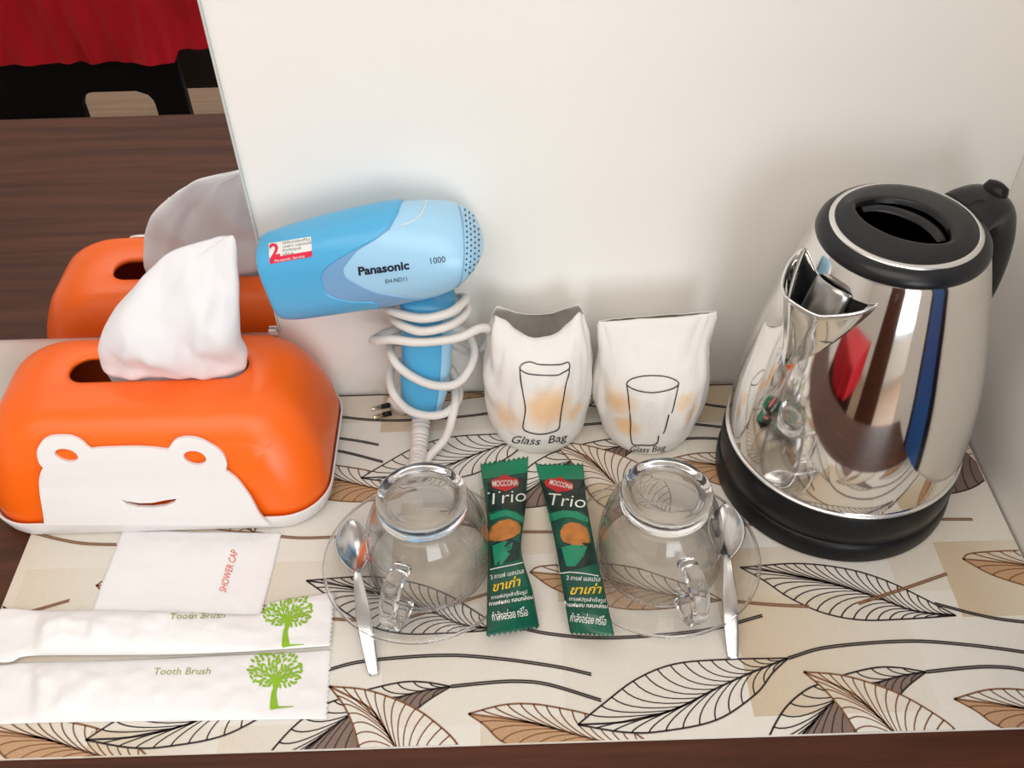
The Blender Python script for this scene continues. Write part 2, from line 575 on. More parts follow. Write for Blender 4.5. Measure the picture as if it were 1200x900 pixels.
def fan(lp, rings=5):
    """filled outline, in concentric rings so that it can follow a curved surface"""
    P = []
    for i in range(len(lp)):                              # split long edges
        a, b = Vector((lp[i-1][0], lp[i-1][1])), Vector((lp[i][0], lp[i][1]))
        k = max(1, int((b-a).length/5.0))
        P += [tuple(a.lerp(b, (q+1)/k)) for q in range(k)]
    n = len(P)
    cx = sum(p[0] for p in P)/n
    cy = sum(p[1] for p in P)/n
    V, Fc = [], []
    for r in range(rings):
        t = 1 - r/rings
        V += [(cx+(p[0]-cx)*t, cy+(p[1]-cy)*t) for p in P]
    V.append((cx, cy))
    for r in range(rings-1):
        for i in range(n):
            j = (i+1) % n
            Fc.append((r*n+i, r*n+j, (r+1)*n+j, (r+1)*n+i))
    for i in range(n):
        Fc.append(((rings-1)*n+i, (rings-1)*n+(i+1) % n, rings*n))
    return V, Fc

# ================================================================== ROOM
ZF, ZC = -0.75, 1.75
structure(box('wall_back', (-2.7, 0.0, ZF), (2.1, 0.10, ZC), M['wall']))
structure(box('wall_right', (0.3425, -0.62, ZF), (0.40, -0.0005, ZC), M['wall']))
structure(box('floor', (-2.7, -3.6, ZF-0.1), (2.1, 0.1, ZF), M['floor']))
structure(box('ceiling', (-2.7, -3.6, ZC), (2.1, 0.1, ZC+0.1), M['ceiling']))
structure(box('wall_left', (-2.8, -3.6, ZF), (-2.7, 0.1, ZC), M['wall']))
def wall_with_window(name, wname, axis, a, b, t0, t1, wa, wb, za, zb):
    """wall slab along axis from a to b, thickness t0..t1, with one framed window opening wa..wb, za..zb"""
    def bx(lo, hi, zz0, zz1, d0=t0, d1=t1):
        if axis == 'x':
            return box_vf((lo, d0, zz0), (hi, d1, zz1))
        return box_vf((d0, lo, zz0), (d1, hi, zz1))
    v, f = join_vf([bx(a, wa, ZF, ZC), bx(wb, b, ZF, ZC), bx(wa, wb, ZF, za), bx(wa, wb, zb, ZC)])
    structure(mk(name, v, f, M['wall'], smooth=False))
    m0, m1 = min(t0, t1)+0.03, max(t0, t1)-0.03
    w = 0.05
    mid = (wa+wb)/2
    v, f = join_vf([bx(wa, wa+w, za, zb, m0, m1), bx(wb-w, wb, za, zb, m0, m1), bx(mid-w/2, mid+w/2, za, zb, m0, m1),
                    bx(wa, wb, za, za+w, m0, m1), bx(wa, wb, zb-w, zb, m0, m1)])
    structure(mk(wname, v, f, M['white_frame'], smooth=False))
wall_with_window('wall_front', 'window_1', 'x', -2.7, 2.1, -3.6, -3.5, 0.0, 1.8, -0.4, 1.55)
wall_with_window('wall_far_right', 'window_2', 'y', -3.6, 0.1, 2.0, 2.1, -2.7, -1.0, 0.0, 1.5)
# a tall blue glossy strip between black borders on the right-hand wall (unseen, added for the blue band mirrored in the kettle)
t1 = box('trim_1', (0.3395, -0.335, 0.0005), (0.3425, -0.255, 1.2), M['blue_panel'])
structure(t1)
for k, (y0, y1) in enumerate(((-0.352, -0.335), (-0.255, -0.24))):
    structure(box('trim_%d' % (k+2), (0.3385, y0, 0.0005), (0.3425, y1, 1.2), M['black_gloss']))

# mirror on the wall
mir = thing('wall_mirror', 'frameless wall mirror reflecting the orange tissue box and a red bed', 'mirror', (-0.55, -0.0015, 0.071))
MX1, MZ0 = -0.1707, 0.0705
v, f = box_vf((-1.6, -0.0032, MZ0), (MX1, -0.0002, 1.3))
mk('mirror_glass', v, f, M['mirror'], mir, smooth=False)
v, f = box_vf((MX1, -0.0034, MZ0), (MX1+0.0012, -0.0002, 1.3))
mk('ground_edge', v, f, M['mirror_edge'], mir, smooth=False)
v, f = join_vf([box_vf((MX1-0.007, -0.0060, MZ0-0.0035), (MX1-0.001, -0.0002, MZ0-0.0005)), box_vf((MX1-0.007, -0.0060, MZ0-0.0035), (MX1-0.001, -0.0042, MZ0+0.004))])
mk('mirror_clip', v, f, M['clip'], mir, smooth=False, bevel=0.0006)

# desk
desk = thing('desk', 'dark brown wood-grain desk along the white wall', 'desk', (-0.4, -0.235, ZF))
box('desktop', (-1.35, -0.4665, -0.028), (0.342, -0.0006, 0.0), M['desk'], desk, bevel=0.0012)
box('apron', (-1.32, -0.44, -0.13), (0.32, -0.42, -0.028), M['desk'], desk)
for x0, x1 in ((-1.33, -1.305), (-0.52, -0.495), (0.312, 0.337)):
    box('side_panel', (x0, -0.45, ZF+0.0005), (x1, -0.012, -0.028), M['desk'], desk)

# bed seen in the mirror
bed = thing('bed', 'bed with a red satin cover on a black base reflected in the mirror', 'bed', (-1.3, -1.7, ZF))
def skirt():
    nx, nz = 240, 14
    x0, x1 = -1.3, -0.49
    V, Fc = [], []
    for i in range(nx+1):
        x = x0 + (x1-x0)*i/nx
        hem = -0.298 if x < -0.615 else -0.298 + 0.022*min(1, (x+0.615)/0.012)
        hem += 0.004*noise.noise((x*7, 0, 0))
        for j in range(nz+1):
            t = j/nz
            z = -0.15 + (hem+0.15)*t
            fold = 0.016*noise.noise((x*16, 2.0, t*0.8)) + 0.010*noise.noise((x*37, 5.0, t*1.4))
            V.append((x, -1.222 - 0.0 + fold*(0.25+t), z))
    for i in range(nx):
        for j in range(nz):
            a = i*(nz+1)+j
            Fc.append((a, a+1, a+nz+2, a+nz+1))
    k = len(V)                                     # top of the cover
    V += [(x0, -1.222, -0.15), (x1, -1.222, -0.15), (x1, -1.72, -0.14), (x0, -1.72, -0.14)]
    Fc.append((k, k+1, k+2, k+3))
    k = len(V)
    V += [(x1, -1.222, -0.15), (x1, -1.72, -0.14), (x1, -1.72, -0.29), (x1, -1.222, -0.276)]
    Fc.append((k, k+1, k+2, k+3))
    return V, Fc
v, f = skirt()
mk('red_cover', v, f, M['red'], bed)
xa, xb = at_y(98, 120, 1.24).x, at_y(184, 120, 1.24).x
zt = at_y(140, 104, 1.24).z
def cut_panel():
    out = [(-1.3, ZF), (xa, ZF)]
    r = 0.03
    out += [(xa, zt-r)] + [(xa+r-r*math.cos(a), zt-r+r*math.sin(a)) for a in (0.25*PI, 0.4*PI)] + [(xa+r, zt)]
    out += [(xb-r, zt)] + [(xb-r+r*math.sin(a), zt-r+r*math.cos(a)) for a in (0.25*PI, 0.4*PI)] + [(xb, zt-r)]
    xe = at_y(222, 120, 1.24).x
    out += [(xb, ZF), (xe, ZF), (xe, -0.27), (-1.3, -0.27)]
    v2, f2 = flat_shape([out], extrude=0.01)
    return [(p[0], -1.245+p[2], p[1]) for p in v2], f2
v, f = cut_panel()
mk('base_panel', v, f, M['black_matte'], bed, smooth=False)
box('slat_board', (-1.29, -1.71, -0.30), (-0.51, -1.26, -0.28), M['dark_brown'], bed)
box('side_rail', (-0.86, -1.50, -0.475), (-0.505, -1.46, -0.28), M['dark_brown'], bed)
for x in (-1.27, -0.60):
    box('leg', (x, -1.70, ZF+0.0005), (x+0.03, -1.67, -0.28), M['black_matte'], bed)

# ================================================================== TABLE MAT AND ITS PRINTED LEAVES
XL, XR, YF, YB = -0.338, 0.3405, -0.2957, -0.004
mat_o = thing('table_mat', 'cream cloth table mat printed with black and brown leaves under everything', 'table mat', (0.0, -0.15, 0.0003))
def mat_cloth():
    nx, ny = 60, 26
    V, Fc = [], []
    for lay in (0.0014, 0.0004):
        for i in range(nx+1):
            for j in range(ny+1):
                V.append((XL+(XR-XL)*i/nx, YF+(YB-YF)*j/ny, lay))
    n = (nx+1)*(ny+1)
    for i in range(nx):
        for j in range(ny):
            a = i*(ny+1)+j
            Fc.append((a, a+ny+1, a+ny+2, a+1))
            Fc.append((n+a, n+a+1, n+a+ny+2, n+a+ny+1))
    def side(ids):
        for a, b in zip(ids, ids[1:]):
            Fc.append((a, b, n+b, n+a))
    side([i*(ny+1) for i in range(nx+1)]); side([i*(ny+1)+ny for i in range(nx+1)])
    side(list(range(ny+1))); side([nx*(ny+1)+j for j in range(ny+1)])
    return V, Fc
v, f = mat_cloth()
mk('cloth', v, f, M['cloth'], mat_o, smooth=False)

INKS = ['ink_black', 'ink_brown', 'ink_tan', 'ink_grey', 'cloth']
PRINTS = []                                        # one entry per printed leaf or stem: verts, faces, ink numbers
def clip_poly(poly, z):
    for ax, lim, sg in ((0, XL+0.0008, 1), (0, XR-0.0008, -1), (1, YF+0.0006, 1), (1, YB-0.0006, -1)):
        out = []
        for i in range(len(poly)):
            a, b = poly[i-1], poly[i]
            da, db = (a[ax]-lim)*sg, (b[ax]-lim)*sg
            if (da >= 0) != (db >= 0):
                t = da/(da-db)
                out.append((a[0]+(b[0]-a[0])*t, a[1]+(b[1]-a[1])*t))
            if db >= 0:
                out.append((b[0], b[1]))
        poly = out
        if len(poly) < 3:
            return None
    return poly
LATT = [(0.29*i + 0.145*j, 0.1956*j) for j in (0, 1) for i in (-3, -2, -1, 0, 1, 2)]
def new_print(name):
    PRINTS.append((name, [([], [], []) for _ in LATT]))
def put(ink, V, Fc, z):
    for (dx, dy), (VV, FF, MM) in zip(LATT, PRINTS[-1][1]):
        for q in Fc:
            p = clip_poly([(V[i][0]+dx, V[i][1]+dy) for i in q], z)
            if p:
                k = len(VV)
                VV.extend((a, b, z) for a, b in p)
                FF.append(tuple(range(k, k+len(p))))
                MM.append(INKS.index(ink))
def w2(pts):
    return [tuple(at_z(p[0], p[1])[:2]) for p in pts]
def resample(P, t):
    L = [0.0]
    for a, b in zip(P, P[1:]):
        L.append(L[-1] + (Vector(b)-Vector(a)).length)
    d = t*L[-1]
    for i in range(len(P)-1):
        if d <= L[i+1] or i == len(P)-2:
            u = (d-L[i])/max(1e-9, L[i+1]-L[i])
            return Vector(P[i]).lerp(Vector(P[i+1]), u)
def leaf(tip, base, up, low, mid, nu, nl, ink, fu=None, fl=None, back=None, z=0.0016, w=0.0012):
    """outline, midrib and sweeping veins of one printed leaf; picture coordinates on the mat plane"""
    new_print('printed_leaf')
    sm = lambda pts: [(p.x, p.y) for p in catmull([Vector((q[0], q[1], 0)) for q in w2(pts)], 8)]
    U = sm([base] + up[::-1] + [tip])
    Lo = sm([base] + low[::-1] + [tip])
    Mi = sm([base] + mid[::-1] + [tip])
    if back:
        lp = U + Lo[::-1][1:-1]
        V, Fc = list(lp) + [(sum(q[0] for q in lp)/len(lp), sum(q[1] for q in lp)/len(lp))], [(i, (i+1) % len(lp), len(lp)) for i in range(len(lp))]
        put(back, V, Fc, z)
    for fill, edge in ((fu, U), (fl, Lo)):
        if fill:
            n = 24
            V = [tuple(resample(edge, i/n)) for i in range(n+1)] + [tuple(resample(Mi, i/n)) for i in range(n+1)]
            put(fill, V, [(i, i+1, n+2+i, n+1+i) for i in range(n)], z+0.00005)
    z2 = z + 0.0001
    for P, ww in ((U, w), (Lo, w), (Mi, w*1.15)):
        V, Fc = stroke_vf(P, ww, raw=True)
        put(ink, V, Fc, z2)
    for edge, n in ((U, nu), (Lo, nl)):
        for i in range(n):
            s = 0.06 + 0.90*(i+0.5)/n
            e = resample(edge, s)
            m = resample(Mi, max(0.015, s*0.72 - 0.04))
            c = resample(Mi, min(1, s*0.93)).lerp(e, 0.32)
            pts = [(e*(1-t)**2 + c*2*t*(1-t) + m*t*t) for t in (k/7 for k in range(8))]
            V, Fc = stroke_vf(pts, lambda t: w*(0.82-0.25*t), raw=True)
            put(ink, V, Fc, z2)
def stem(pts, ink, z=0.0017, w=0.0011, double=True):
    new_print('printed_stem')
    P = [(p.x, p.y) for p in catmull([Vector((q[0], q[1], 0)) for q in w2(pts)], 8)]
    for off in ((-0.0007, 0.0007) if double else (0,)):
        V, Fc = stroke_vf([(a, b+off) for a, b in P], w, raw=True)
        put(ink, V, Fc, z)
# black leaf with grey fill, half hidden under the brown one
leaf((885, 905), (1084.5, 789), [(902, 862), (920, 831), (944, 810), (966, 801), (990, 792), (1025, 784), (1053, 784)],
     [(940, 905), (990, 890), (1030, 850), (1052, 818), (1066, 803)], [(915, 885), (941, 861), (976, 824), (1010, 808), (1050, 795)],
     13, 13, 'ink_black', fl='ink_grey', z=0.00150)
leaf((549, 838), (762, 873), [(590, 827.5), (625, 826.5), (660, 832), (690, 839), (735, 856)],
     [(569, 852), (590, 871), (640, 890), (700, 892)], [(620, 848), (670, 861), (715, 872)],
     13, 12, 'ink_brown', fl='ink_tan', z=0.00150)
leaf((677, 851), (923, 773), [(705, 828), (745, 798), (790, 780), (850, 774.5)],
     [(735, 860), (780, 858), (840, 845), (885, 815), (905, 790)], [(735, 847), (790, 833), (840, 808), (880, 790)],
     15, 13, 'ink_black', fu=None, back='cloth', z=0.00165)
leaf((941, 789), (1145, 930), [(990, 794), (1046, 812), (1088, 834.5), (1119.5, 858), (1138, 888)],
     [(965.5, 810), (986.5, 834.5), (1004, 861), (1030, 895), (1080, 922)], [(997, 813.5), (1025, 838), (1046, 859), (1088, 895)],
     17, 15, 'ink_brown', back='cloth', z=0.00180)
leaf((867, 666.5), (1119.5, 723), [(934, 662), (990, 668), (1035, 681), (1078, 701)],
     [(895, 682), (923, 701), (962, 719), (1007, 728), (1060, 727)], [(920, 674), (976, 686), (1025, 701), (1070, 717)],
     19, 17, 'ink_black', z=0.00150)
leaf((621, 672), (846, 705), [(636, 665), (701, 662), (744, 667), (776, 677), (823, 693)],
     [(653, 693), (713, 712), (758, 716), (801, 712)], [(673, 677), (730, 686), (787, 699)],
     13, 12, 'ink_brown', fl='ink_tan', z=0.00150)
stem([(569, 725), (611, 737.5), (645, 744.5), (696, 749), (758, 747), (832, 739), (893, 723)], 'ink_black')
stem([(923, 773), (970, 760), (1060, 753), (1130, 757), (1200, 766), (1245, 775)], 'ink_black')
stem([(1084.5, 789), (1128, 784.5), (1163, 783), (1200, 787), (1268, 805)], 'ink_black')
stem([(846, 705), (900, 710), (948, 712.5)], 'ink_brown')
stem([(1005, 709), (1060, 691), (1109, 674)], 'ink_brown')
stem([(1145, 930), (1215, 940), (1290, 938)], 'ink_brown')
stem([(40, 626), (72, 634), (105, 639), (160, 640)], 'ink_brown')
for nm, insts in PRINTS:
    for VV, FF, MM in insts:
        if not FF:
            continue
        used = sorted(set(MM))
        o = mk(nm, VV, FF, [M[INKS[u]] for u in used], mat_o, smooth=False)
        for p, u in zip(o.data.polygons, MM):
            p.material_index = used.index(u)

# ================================================================== TISSUE BOX
BX, BY = -0.247, -0.0695
tb = thing('tissue_box', 'orange tissue box with a white smiling frog face on its front', 'tissue box', (BX, BY, 0.0014))
LIDF = []                                              # (z, y) of the lid's front, the frog face follows it
def lid_rings():
    prof = [  # z, half x, half y, corner radius
        (0.0085, 0.1150, 0.0620, 0.030, 0), (0.014, 0.1168, 0.0632, 0.031, 0), (0.024, 0.1180, 0.0632, 0.032, 0.0003), (0.042, 0.1165, 0.0610, 0.033, 0.0008),
        (0.058, 0.1122, 0.0570, 0.034, 0.0017), (0.068, 0.1082, 0.0535, 0.033, 0.0025), (0.076, 0.1042, 0.0498, 0.032, 0.0032), (0.083, 0.0985, 0.0450, 0.030, 0.0038),
        (0.0878, 0.0910, 0.0390, 0.028, 0.0044), (0.0902, 0.082, 0.0320, 0.025, 0.0055), (0.0910, 0.074, 0.0250, 0.0215, 0.0080)]
    LIDF.extend((z, BY + c - hy) for z, hx, hy, r, c in prof)
    rings = [rrect(BX, BY + c, hx, hy, r, z) for z, hx, hy, r, c in prof]
    sy = -0.0595
    slot = lambda hx, hy, z: rrect(-0.2415, sy, hx, hy, hy*0.98, z)
    rings += [slot(0.0650, 0.0160, 0.0907), slot(0.0622, 0.0132, 0.0902), slot(0.0615, 0.0124, 0.0890), slot(0.0615, 0.0124, 0.0870)]
    # inside of the shell
    rings += [rrect(BX, BY, 0.085, 0.036, 0.028, 0.0850), rrect(BX, BY, 0.104, 0.052, 0.033, 0.070), rrect(BX, BY, 0.112, 0.060, 0.032, 0.030), rrect(BX, BY, 0.1105, 0.0585, 0.03, 0.0085)]
    return rings
v, f = loft(lid_rings(), False, False, close=True)
mk('lid', v, f, M['orange'], tb)
tr = [(0.0014, 0.1115, 0.0595, 0.030), (0.0024, 0.1155, 0.0635, 0.032), (0.006, 0.1172, 0.0650, 0.0325), (0.0165, 0.1200, 0.0672, 0.034), (0.0178, 0.1197, 0.0670, 0.034),
      (0.0180, 0.1188, 0.0660, 0.033), (0.0165, 0.1180, 0.0650, 0.033), (0.0085, 0.1165, 0.0640, 0.032), (0.0065, 0.110, 0.058, 0.03)]
v, f = loft([rrect(BX, BY, hx, hy, r, z) for z, hx, hy, r in tr], True, True)
mk('base_tray', v, f, M['white_plastic'], tb, sharp=50)
# frog face: a thin plate that follows the front of the lid
def lid_front(z):
    for (z0, y0), (z1, y1) in zip(LIDF, LIDF[1:]):
        if z <= z1:
            return y0 + (y1-y0)*max(0, (z-z0)/(z1-z0))
    return LIDF[-1][1]
def on_face(px, py, out):
    y = -0.134
    for _ in range(12):
        p = at_y(px, py, y)
        t = min(1, max(0, (p.z-0.016)/0.036))
        t = t*t*(3-2*t)
        y = 0.5*y + 0.5*(-0.1368*(1-t) + t*(lid_front(p.z) - 0.0014))
    return at_y(px, py, y) + Vector((0, -out, out*0.15))
outline = [(54, 612), (53, 601), (49, 576), (48, 559), (50.5, 549), (52.5, 545), (48.5, 540), (46, 532), (46, 524), (51, 515), (58, 510.5), (65, 509), (80.5, 509), (90, 511.5), (98, 516), (107, 524),
           (119, 523), (157, 522), (180, 523), (196, 524.8), (199, 523), (205, 515), (211, 511.8), (220, 510.5), (233, 512), (248, 519), (258, 526), (264, 534), (266.5, 543), (265, 548.5), (272, 554), (280, 561), (294, 580), (303, 597), (309, 605), (316, 612)]
FACE = [(p.x, p.y) for p in catmull([(a, b, 0) for a, b in outline], 3)]
eyes = [ellipse(79.5, 530.5, 14.5, 7.8, 14), ellipse(229.5, 533.5, 14, 8.6, 12)]
mouth = [(140, 579.5), (150, 583.5), (165, 585.8), (180, 585.4), (195, 582.2), (209, 580.5), (206.5, 585.5), (196, 590), (180, 592), (163, 591.6), (149, 588)]
v, f = flat_shape([FACE, eyes[0], eyes[1], mouth], extrude=1.8, bevel=0.6)
bm = bmesh.new()
bv_ = [bm.verts.new(p) for p in v]
for q in f:
    try:
        bm.faces.new([bv_[i] for i in q])
    except ValueError:
        pass
for k in range(12):                                       # cut into bands so that it can bend with the lid
    bmesh.ops.bisect_plane(bm, geom=bm.verts[:]+bm.edges[:]+bm.faces[:], plane_co=(0, 514+k*8, 0), plane_no=(0, 1, 0))
bm.verts.index_update()
v = [tuple(q.co) for q in bm.verts]
f = [tuple(w.index for w in q.verts) for q in bm.faces]
bm.free()
mk('frog_face', [on_face(p[0], p[1], 0.0016 + p[2]*0.00062) for p in v], f, M['white_plastic'], tb, smooth=True, sharp=40)

# tissue pulled through the slot
def tissue():
    rows = [  # z, left x, right x, centre y, half depth
        (0.080, -0.277, -0.184, -0.0595, 0.0095), (0.0865, -0.2778, -0.1820, -0.0596, 0.0098), (0.0915, -0.2782, -0.1802, -0.0602, 0.0124), (0.0955, -0.2780, -0.1795, -0.0610, 0.0140), (0.104, -0.2770, -0.1775, -0.0622, 0.0146),
        (0.118, -0.2725, -0.1780, -0.0655, 0.0165), (0.130, -0.2665, -0.1765, -0.0640, 0.0165), (0.141, -0.2590, -0.1750, -0.0610, 0.0150), (0.151, -0.2470, -0.1735, -0.0570, 0.0125),
        (0.160, -0.2365, -0.1725, -0.0525, 0.0100), (0.169, -0.2255, -0.1720, -0.0485, 0.0072), (0.176, -0.2150, -0.1715, -0.0455, 0.0048), (0.182, -0.1960, -0.1715, -0.0435, 0.0028), (0.1850, -0.183, -0.1725, -0.0425, 0.0012)]
    P = [catmull([Vector((r[0], r[1], r[2])) for r in rows], 5), catmull([Vector((r[3], r[4], 0)) for r in rows], 5)]
    n = 120
    rings = []
    for a, b in zip(*P):
        z, xl, xr = a
        cx, hx = (xl+xr)/2, (xr-xl)/2
        t = (z-0.07)/0.115
        ring = []
        for j in range(n):
            th = 2*PI*j/n
            c, s = math.cos(th), math.sin(th)
            x = cx + hx*math.copysign(abs(c)**0.75, c)
            y = b.x + b.y*math.copysign(abs(s)**0.8, s)
            u = (x-cx)/max(hx, 1e-4)
            lo = max(0, 1 - t*1.25)
            fold = (0.0030*math.sin(u*11.0 + 1.2 + 2.0*t) + 0.0022*math.sin(u*19.0 - 1.5*t))*(0.10+0.75*lo)*abs(s)*min(1, 0.05+t*2.2)
            crease = (abs(((u*0.8 + t*2.1 + 0.3) % 1.0) - 0.5) - 0.25)*0.017*min(1, t*2.2)*abs(s)*min(1, b.y/0.009)
            nz = 0.0016*noise.noise((x*60, y*60, z*60))
            d = fold + crease + nz
            ring.append(Vector((x + nz*0.8, y - d*(1 if s < 0 else -0.7), z + 0.0012*noise.noise((x*45, 3, z*45)))))
        rings.append(ring)
    return loft(rings)
v, f = tissue()
ts = mk('tissue', v, f, M['tissue'], None, loc=(-0.23, -0.0615, 0.0880))
tag(ts, 'crumpled white tissue sticking out of the orange tissue box', 'tissue')

# ================================================================== HAIR DRYER
YD = -0.0375
hd = thing('hair_dryer', 'blue hair dryer with its white cord wound around the handle', 'hair dryer', (-0.0700, YD, 0.0014))
HT = [(301, 283), (305, 279.5), (313, 276), (330, 270), (370, 257), (410, 246), (450, 236.5), (480, 232.3), (505, 231.2), (530, 234), (548, 243), (560, 259), (565.5, 276), (566.5, 286)]
HB = [(333, 363), (337.5, 365.5), (347, 366.4), (362, 366), (398, 362), (428, 358.5), (458, 355.5), (487, 351), (515, 345.5), (538, 335), (552, 322), (561.5, 307), (566, 295), (566.8, 290)]
HDp = [0.0175, 0.0190, 0.0200, 0.0210, 0.0235, 0.0260, 0.0290, 0.0315, 0.0325, 0.0315, 0.0280, 0.0195, 0.0090, 0.0025]
HEx = [0.62, 0.64, 0.66, 0.70, 0.78, 0.86, 0.93, 1, 1, 1, 1, 1, 1, 1]
NH = len(HT)
_t3 = [at_y(p[0], p[1], YD) for p in HT]
_b3 = [at_y(p[0], p[1], YD) for p in HB]
K = 6
_tc = catmull(_t3, K)
_bc = catmull(_b3, K)
_dc = catmull([Vector((d, e, 0)) for d, e in zip(HDp, HEx)], K)
def hb(u, phi, off=0.0):
    """point of the dryer shell: u along the barrel (0 nozzle .. 13 rear), phi around it from the top over the front"""
    s = min(max(u*K, 0), (NH-1)*K - 1e-6)
    i = int(s)
    fr = s - i
    T = _tc[i].lerp(_tc[i+1], fr)
    B = _bc[i].lerp(_bc[i+1], fr)
    d = _dc[i].lerp(_dc[i+1], fr)
    c, h = (T+B)*0.5, (T-B)*0.5
    cs, sn = math.cos(phi), math.sin(phi)
    e = d.y
    hl = math.sqrt(max(h.length**2 - (0.745*d.x)**2, (0.35*h.length)**2)) + off
    return c + h.normalized()*hl*math.copysign(abs(cs)**e, cs) + Vector((0, -1, 0))*(d.x+off)*math.copysign(abs(sn)**e, sn)
def interp(tab, a):
    for (a0, b0), (a1, b1) in zip(tab, tab[1:]):
        if a <= a1:
            return b0 + (b1-b0)*(a-a0)/(a1-a0)
    return tab[-1][1]
def locate(pts):
    """(phi, u) of picture points on the shell"""
    g = [(hb(u*0.1, math.radians(a)), u*0.1, a) for u in range(0, 131) for a in range(-60, 170, 3)]
    nu_, na_ = 131, len(range(-60, 170, 3))
    Fq = [(i*na_+j, i*na_+j+1, (i+1)*na_+j+1, (i+1)*na_+j) for i in range(nu_-1) for j in range(na_-1)]
    bt = BVHTree.FromPolygons([q[0] for q in g], Fq)
    out = []
    for p in pts:
        d = ray(*p).normalized()
        h = bt.ray_cast(CAM, d)
        hp_ = h[0] if h[0] is not None else bt.find_nearest(CAM + d*0.68)[0]
        q = min(g, key=lambda w: (w[0]-hp_).length_squared)
        out.append((q[2], q[1]))
    out.sort()
    return out
BND = locate([(470, 237), (467, 250.5), (455, 267), (436, 282.5), (415, 293.5), (394, 304), (381, 315), (377, 324), (377, 331), (382, 341), (394, 349), (412, 353), (440, 353.5)])
BND2 = locate([(470, 238), (467, 251.5), (455, 268), (436, 283.5), (418, 294), (406, 305), (402, 314), (402, 320), (407, 328), (419, 335), (440, 342), (472, 348), (498, 350)])
def boundary(tab, a):
    """a in degrees 0..360; the unseen far side closes the curve"""
    a = a if a < 300 else a-360
    lo, hi = tab[0], tab[-1]
    if a < lo[0] or a > hi[0]:
        span = lo[0]+360-hi[0]
        t = ((a if a > hi[0] else a+360) - hi[0])/span
        return hi[1] + (lo[1]-hi[1])*t
    return interp(tab, a)
def front(phi):
    return math.degrees(phi) % 360
NPH = 96
def shell(umax, off, u0=0.0, nu=40, lip=True):
    rings = []
    for k in range(nu+1):
        rings.append([hb(u0 + (umax(front(2*PI*j/NPH))-u0)*k/nu, 2*PI*j/NPH, off) for j in range(NPH)])
    if lip:
        rings.append([hb(umax(front(2*PI*j/NPH))+0.01, 2*PI*j/NPH, off-0.0009) for j in range(NPH)])
    return rings
bodyr = [[hb(2.0 + 11.0*k/70, 2*PI*j/NPH) for j in range(NPH)] for k in range(71)]
v, f = loft(bodyr)
hbody = mk('housing', v, f, M['blue_light'], hd)
noz = shell(lambda a: boundary(BND, a), 0.0011)
inner = [[hb(u, 2*PI*j/NPH, o) for j in range(NPH)] for u, o in ((0.0, -0.0010), (0.6, -0.0016), (2.4, -0.0016))]
v, f = loft(inner[::-1] + noz, False, False)
hsl = mk('barrel_sleeve', v, f, M['blue_dark'], hd)
v, f = loft(shell(lambda a: max(boundary(BND, a), boundary(BND2, a))+0.02, 0.00055, u0=3.0), False, False)
mk('sleeve_trim', v, f, M['blue_grey'], hd)
BV = bvh_of(hbody, hsl)
# air grille at the rear
dots = []
for r in range(5):
    for c in range(12):
        y = 246 + c*6.4 + (r % 2)*3.2
        x = 545.5 + r*4.6 + 5.0*math.sin((y-244)/82*PI)*0.55 - 1.0
        lim = 566.5 - ((y-289)/47)**2*13
        if x < lim - 3 and y < 326 - r*2.0:
            dots.append(fan(ellipse(x, y, 1.0, 1.45, 10, 8), 1))
v, f = join_vf(dots)
g = decal('air_grille_holes', v, f, BV, M['hole'], hd, 0.00025)
g['kind'] = 'stuff'
v, f = stroke_vf([(536, 236), (541, 255), (543.5, 280), (543.5, 305), (540, 328), (535, 337)], 1.1)
decal('seam_line', v, f, BV, M['blue_grey'], hd)
v, f = stroke_vf([(500, 233), (498, 243), (491, 254), (480, 261), (470, 264)], 1.2)
decal('moulded_arc', v, f, BV, M['sticker_white'], hd)
for s_, x, y, a, h, w_, b_, mm in (('Panasonic', 420, 322.5, 7.2, 9.4, 60.5, 0.034, 'ink_navy'), ('1000', 503, 309.5, 7.5, 7.0, 19.5, 0.0, 'ink_navy'), ('EH-ND11', 451.5, 332, 7.6, 4.6, 26, 0.0, 'ink_text')):
    v, f = text_px(s_, x, y, a, h, width=w_, bold=b_)
    decal('lettering', v, f, BV, M[mm], hd)
stk = decal('sticker', *fan([(315, 285.5), (325, 284), (345, 280.5), (364.5, 277.5), (365.5, 289), (366, 300.5), (346, 304), (326, 307.5), (316.5, 309.5), (315.6, 298)]), BV, M['sticker_white'], hd)
lo_ = [(316.2, 302.5), (330, 300), (350, 296.5), (365.8, 293.8), (366, 300.5), (346, 304), (326, 307.5), (316.5, 309.5)]
decal('red_band', *fan(lo_), BV, M['sticker_red'], stk, 0.00045)
v, f = text_px('2', 317.6, 301.8, 9, 15.0, bold=0.03, width=11.5)
decal('lettering', v, f, BV, M['sticker_red'], stk, 0.00045)
for k, (s_, w_) in enumerate((('ปีรับประกัน', 32), ('เฉพาะ มอเตอร์', 34), ('ติดต่อศูนย์', 22), ('บริการ', 13))):
    v, f = text_px(s_, 331.5, 286.7 + k*4.3, 9, 2.7, width=w_)
    decal('lettering', v, f, BV, M['ink_text'], stk, 0.00045)
v, f = text_px('Panasonic Service', 322, 307.2, 9.5, 3.0, width=36, shear=0.2)
decal('lettering', v, f, BV, M['ink_white'], stk, 0.0006)
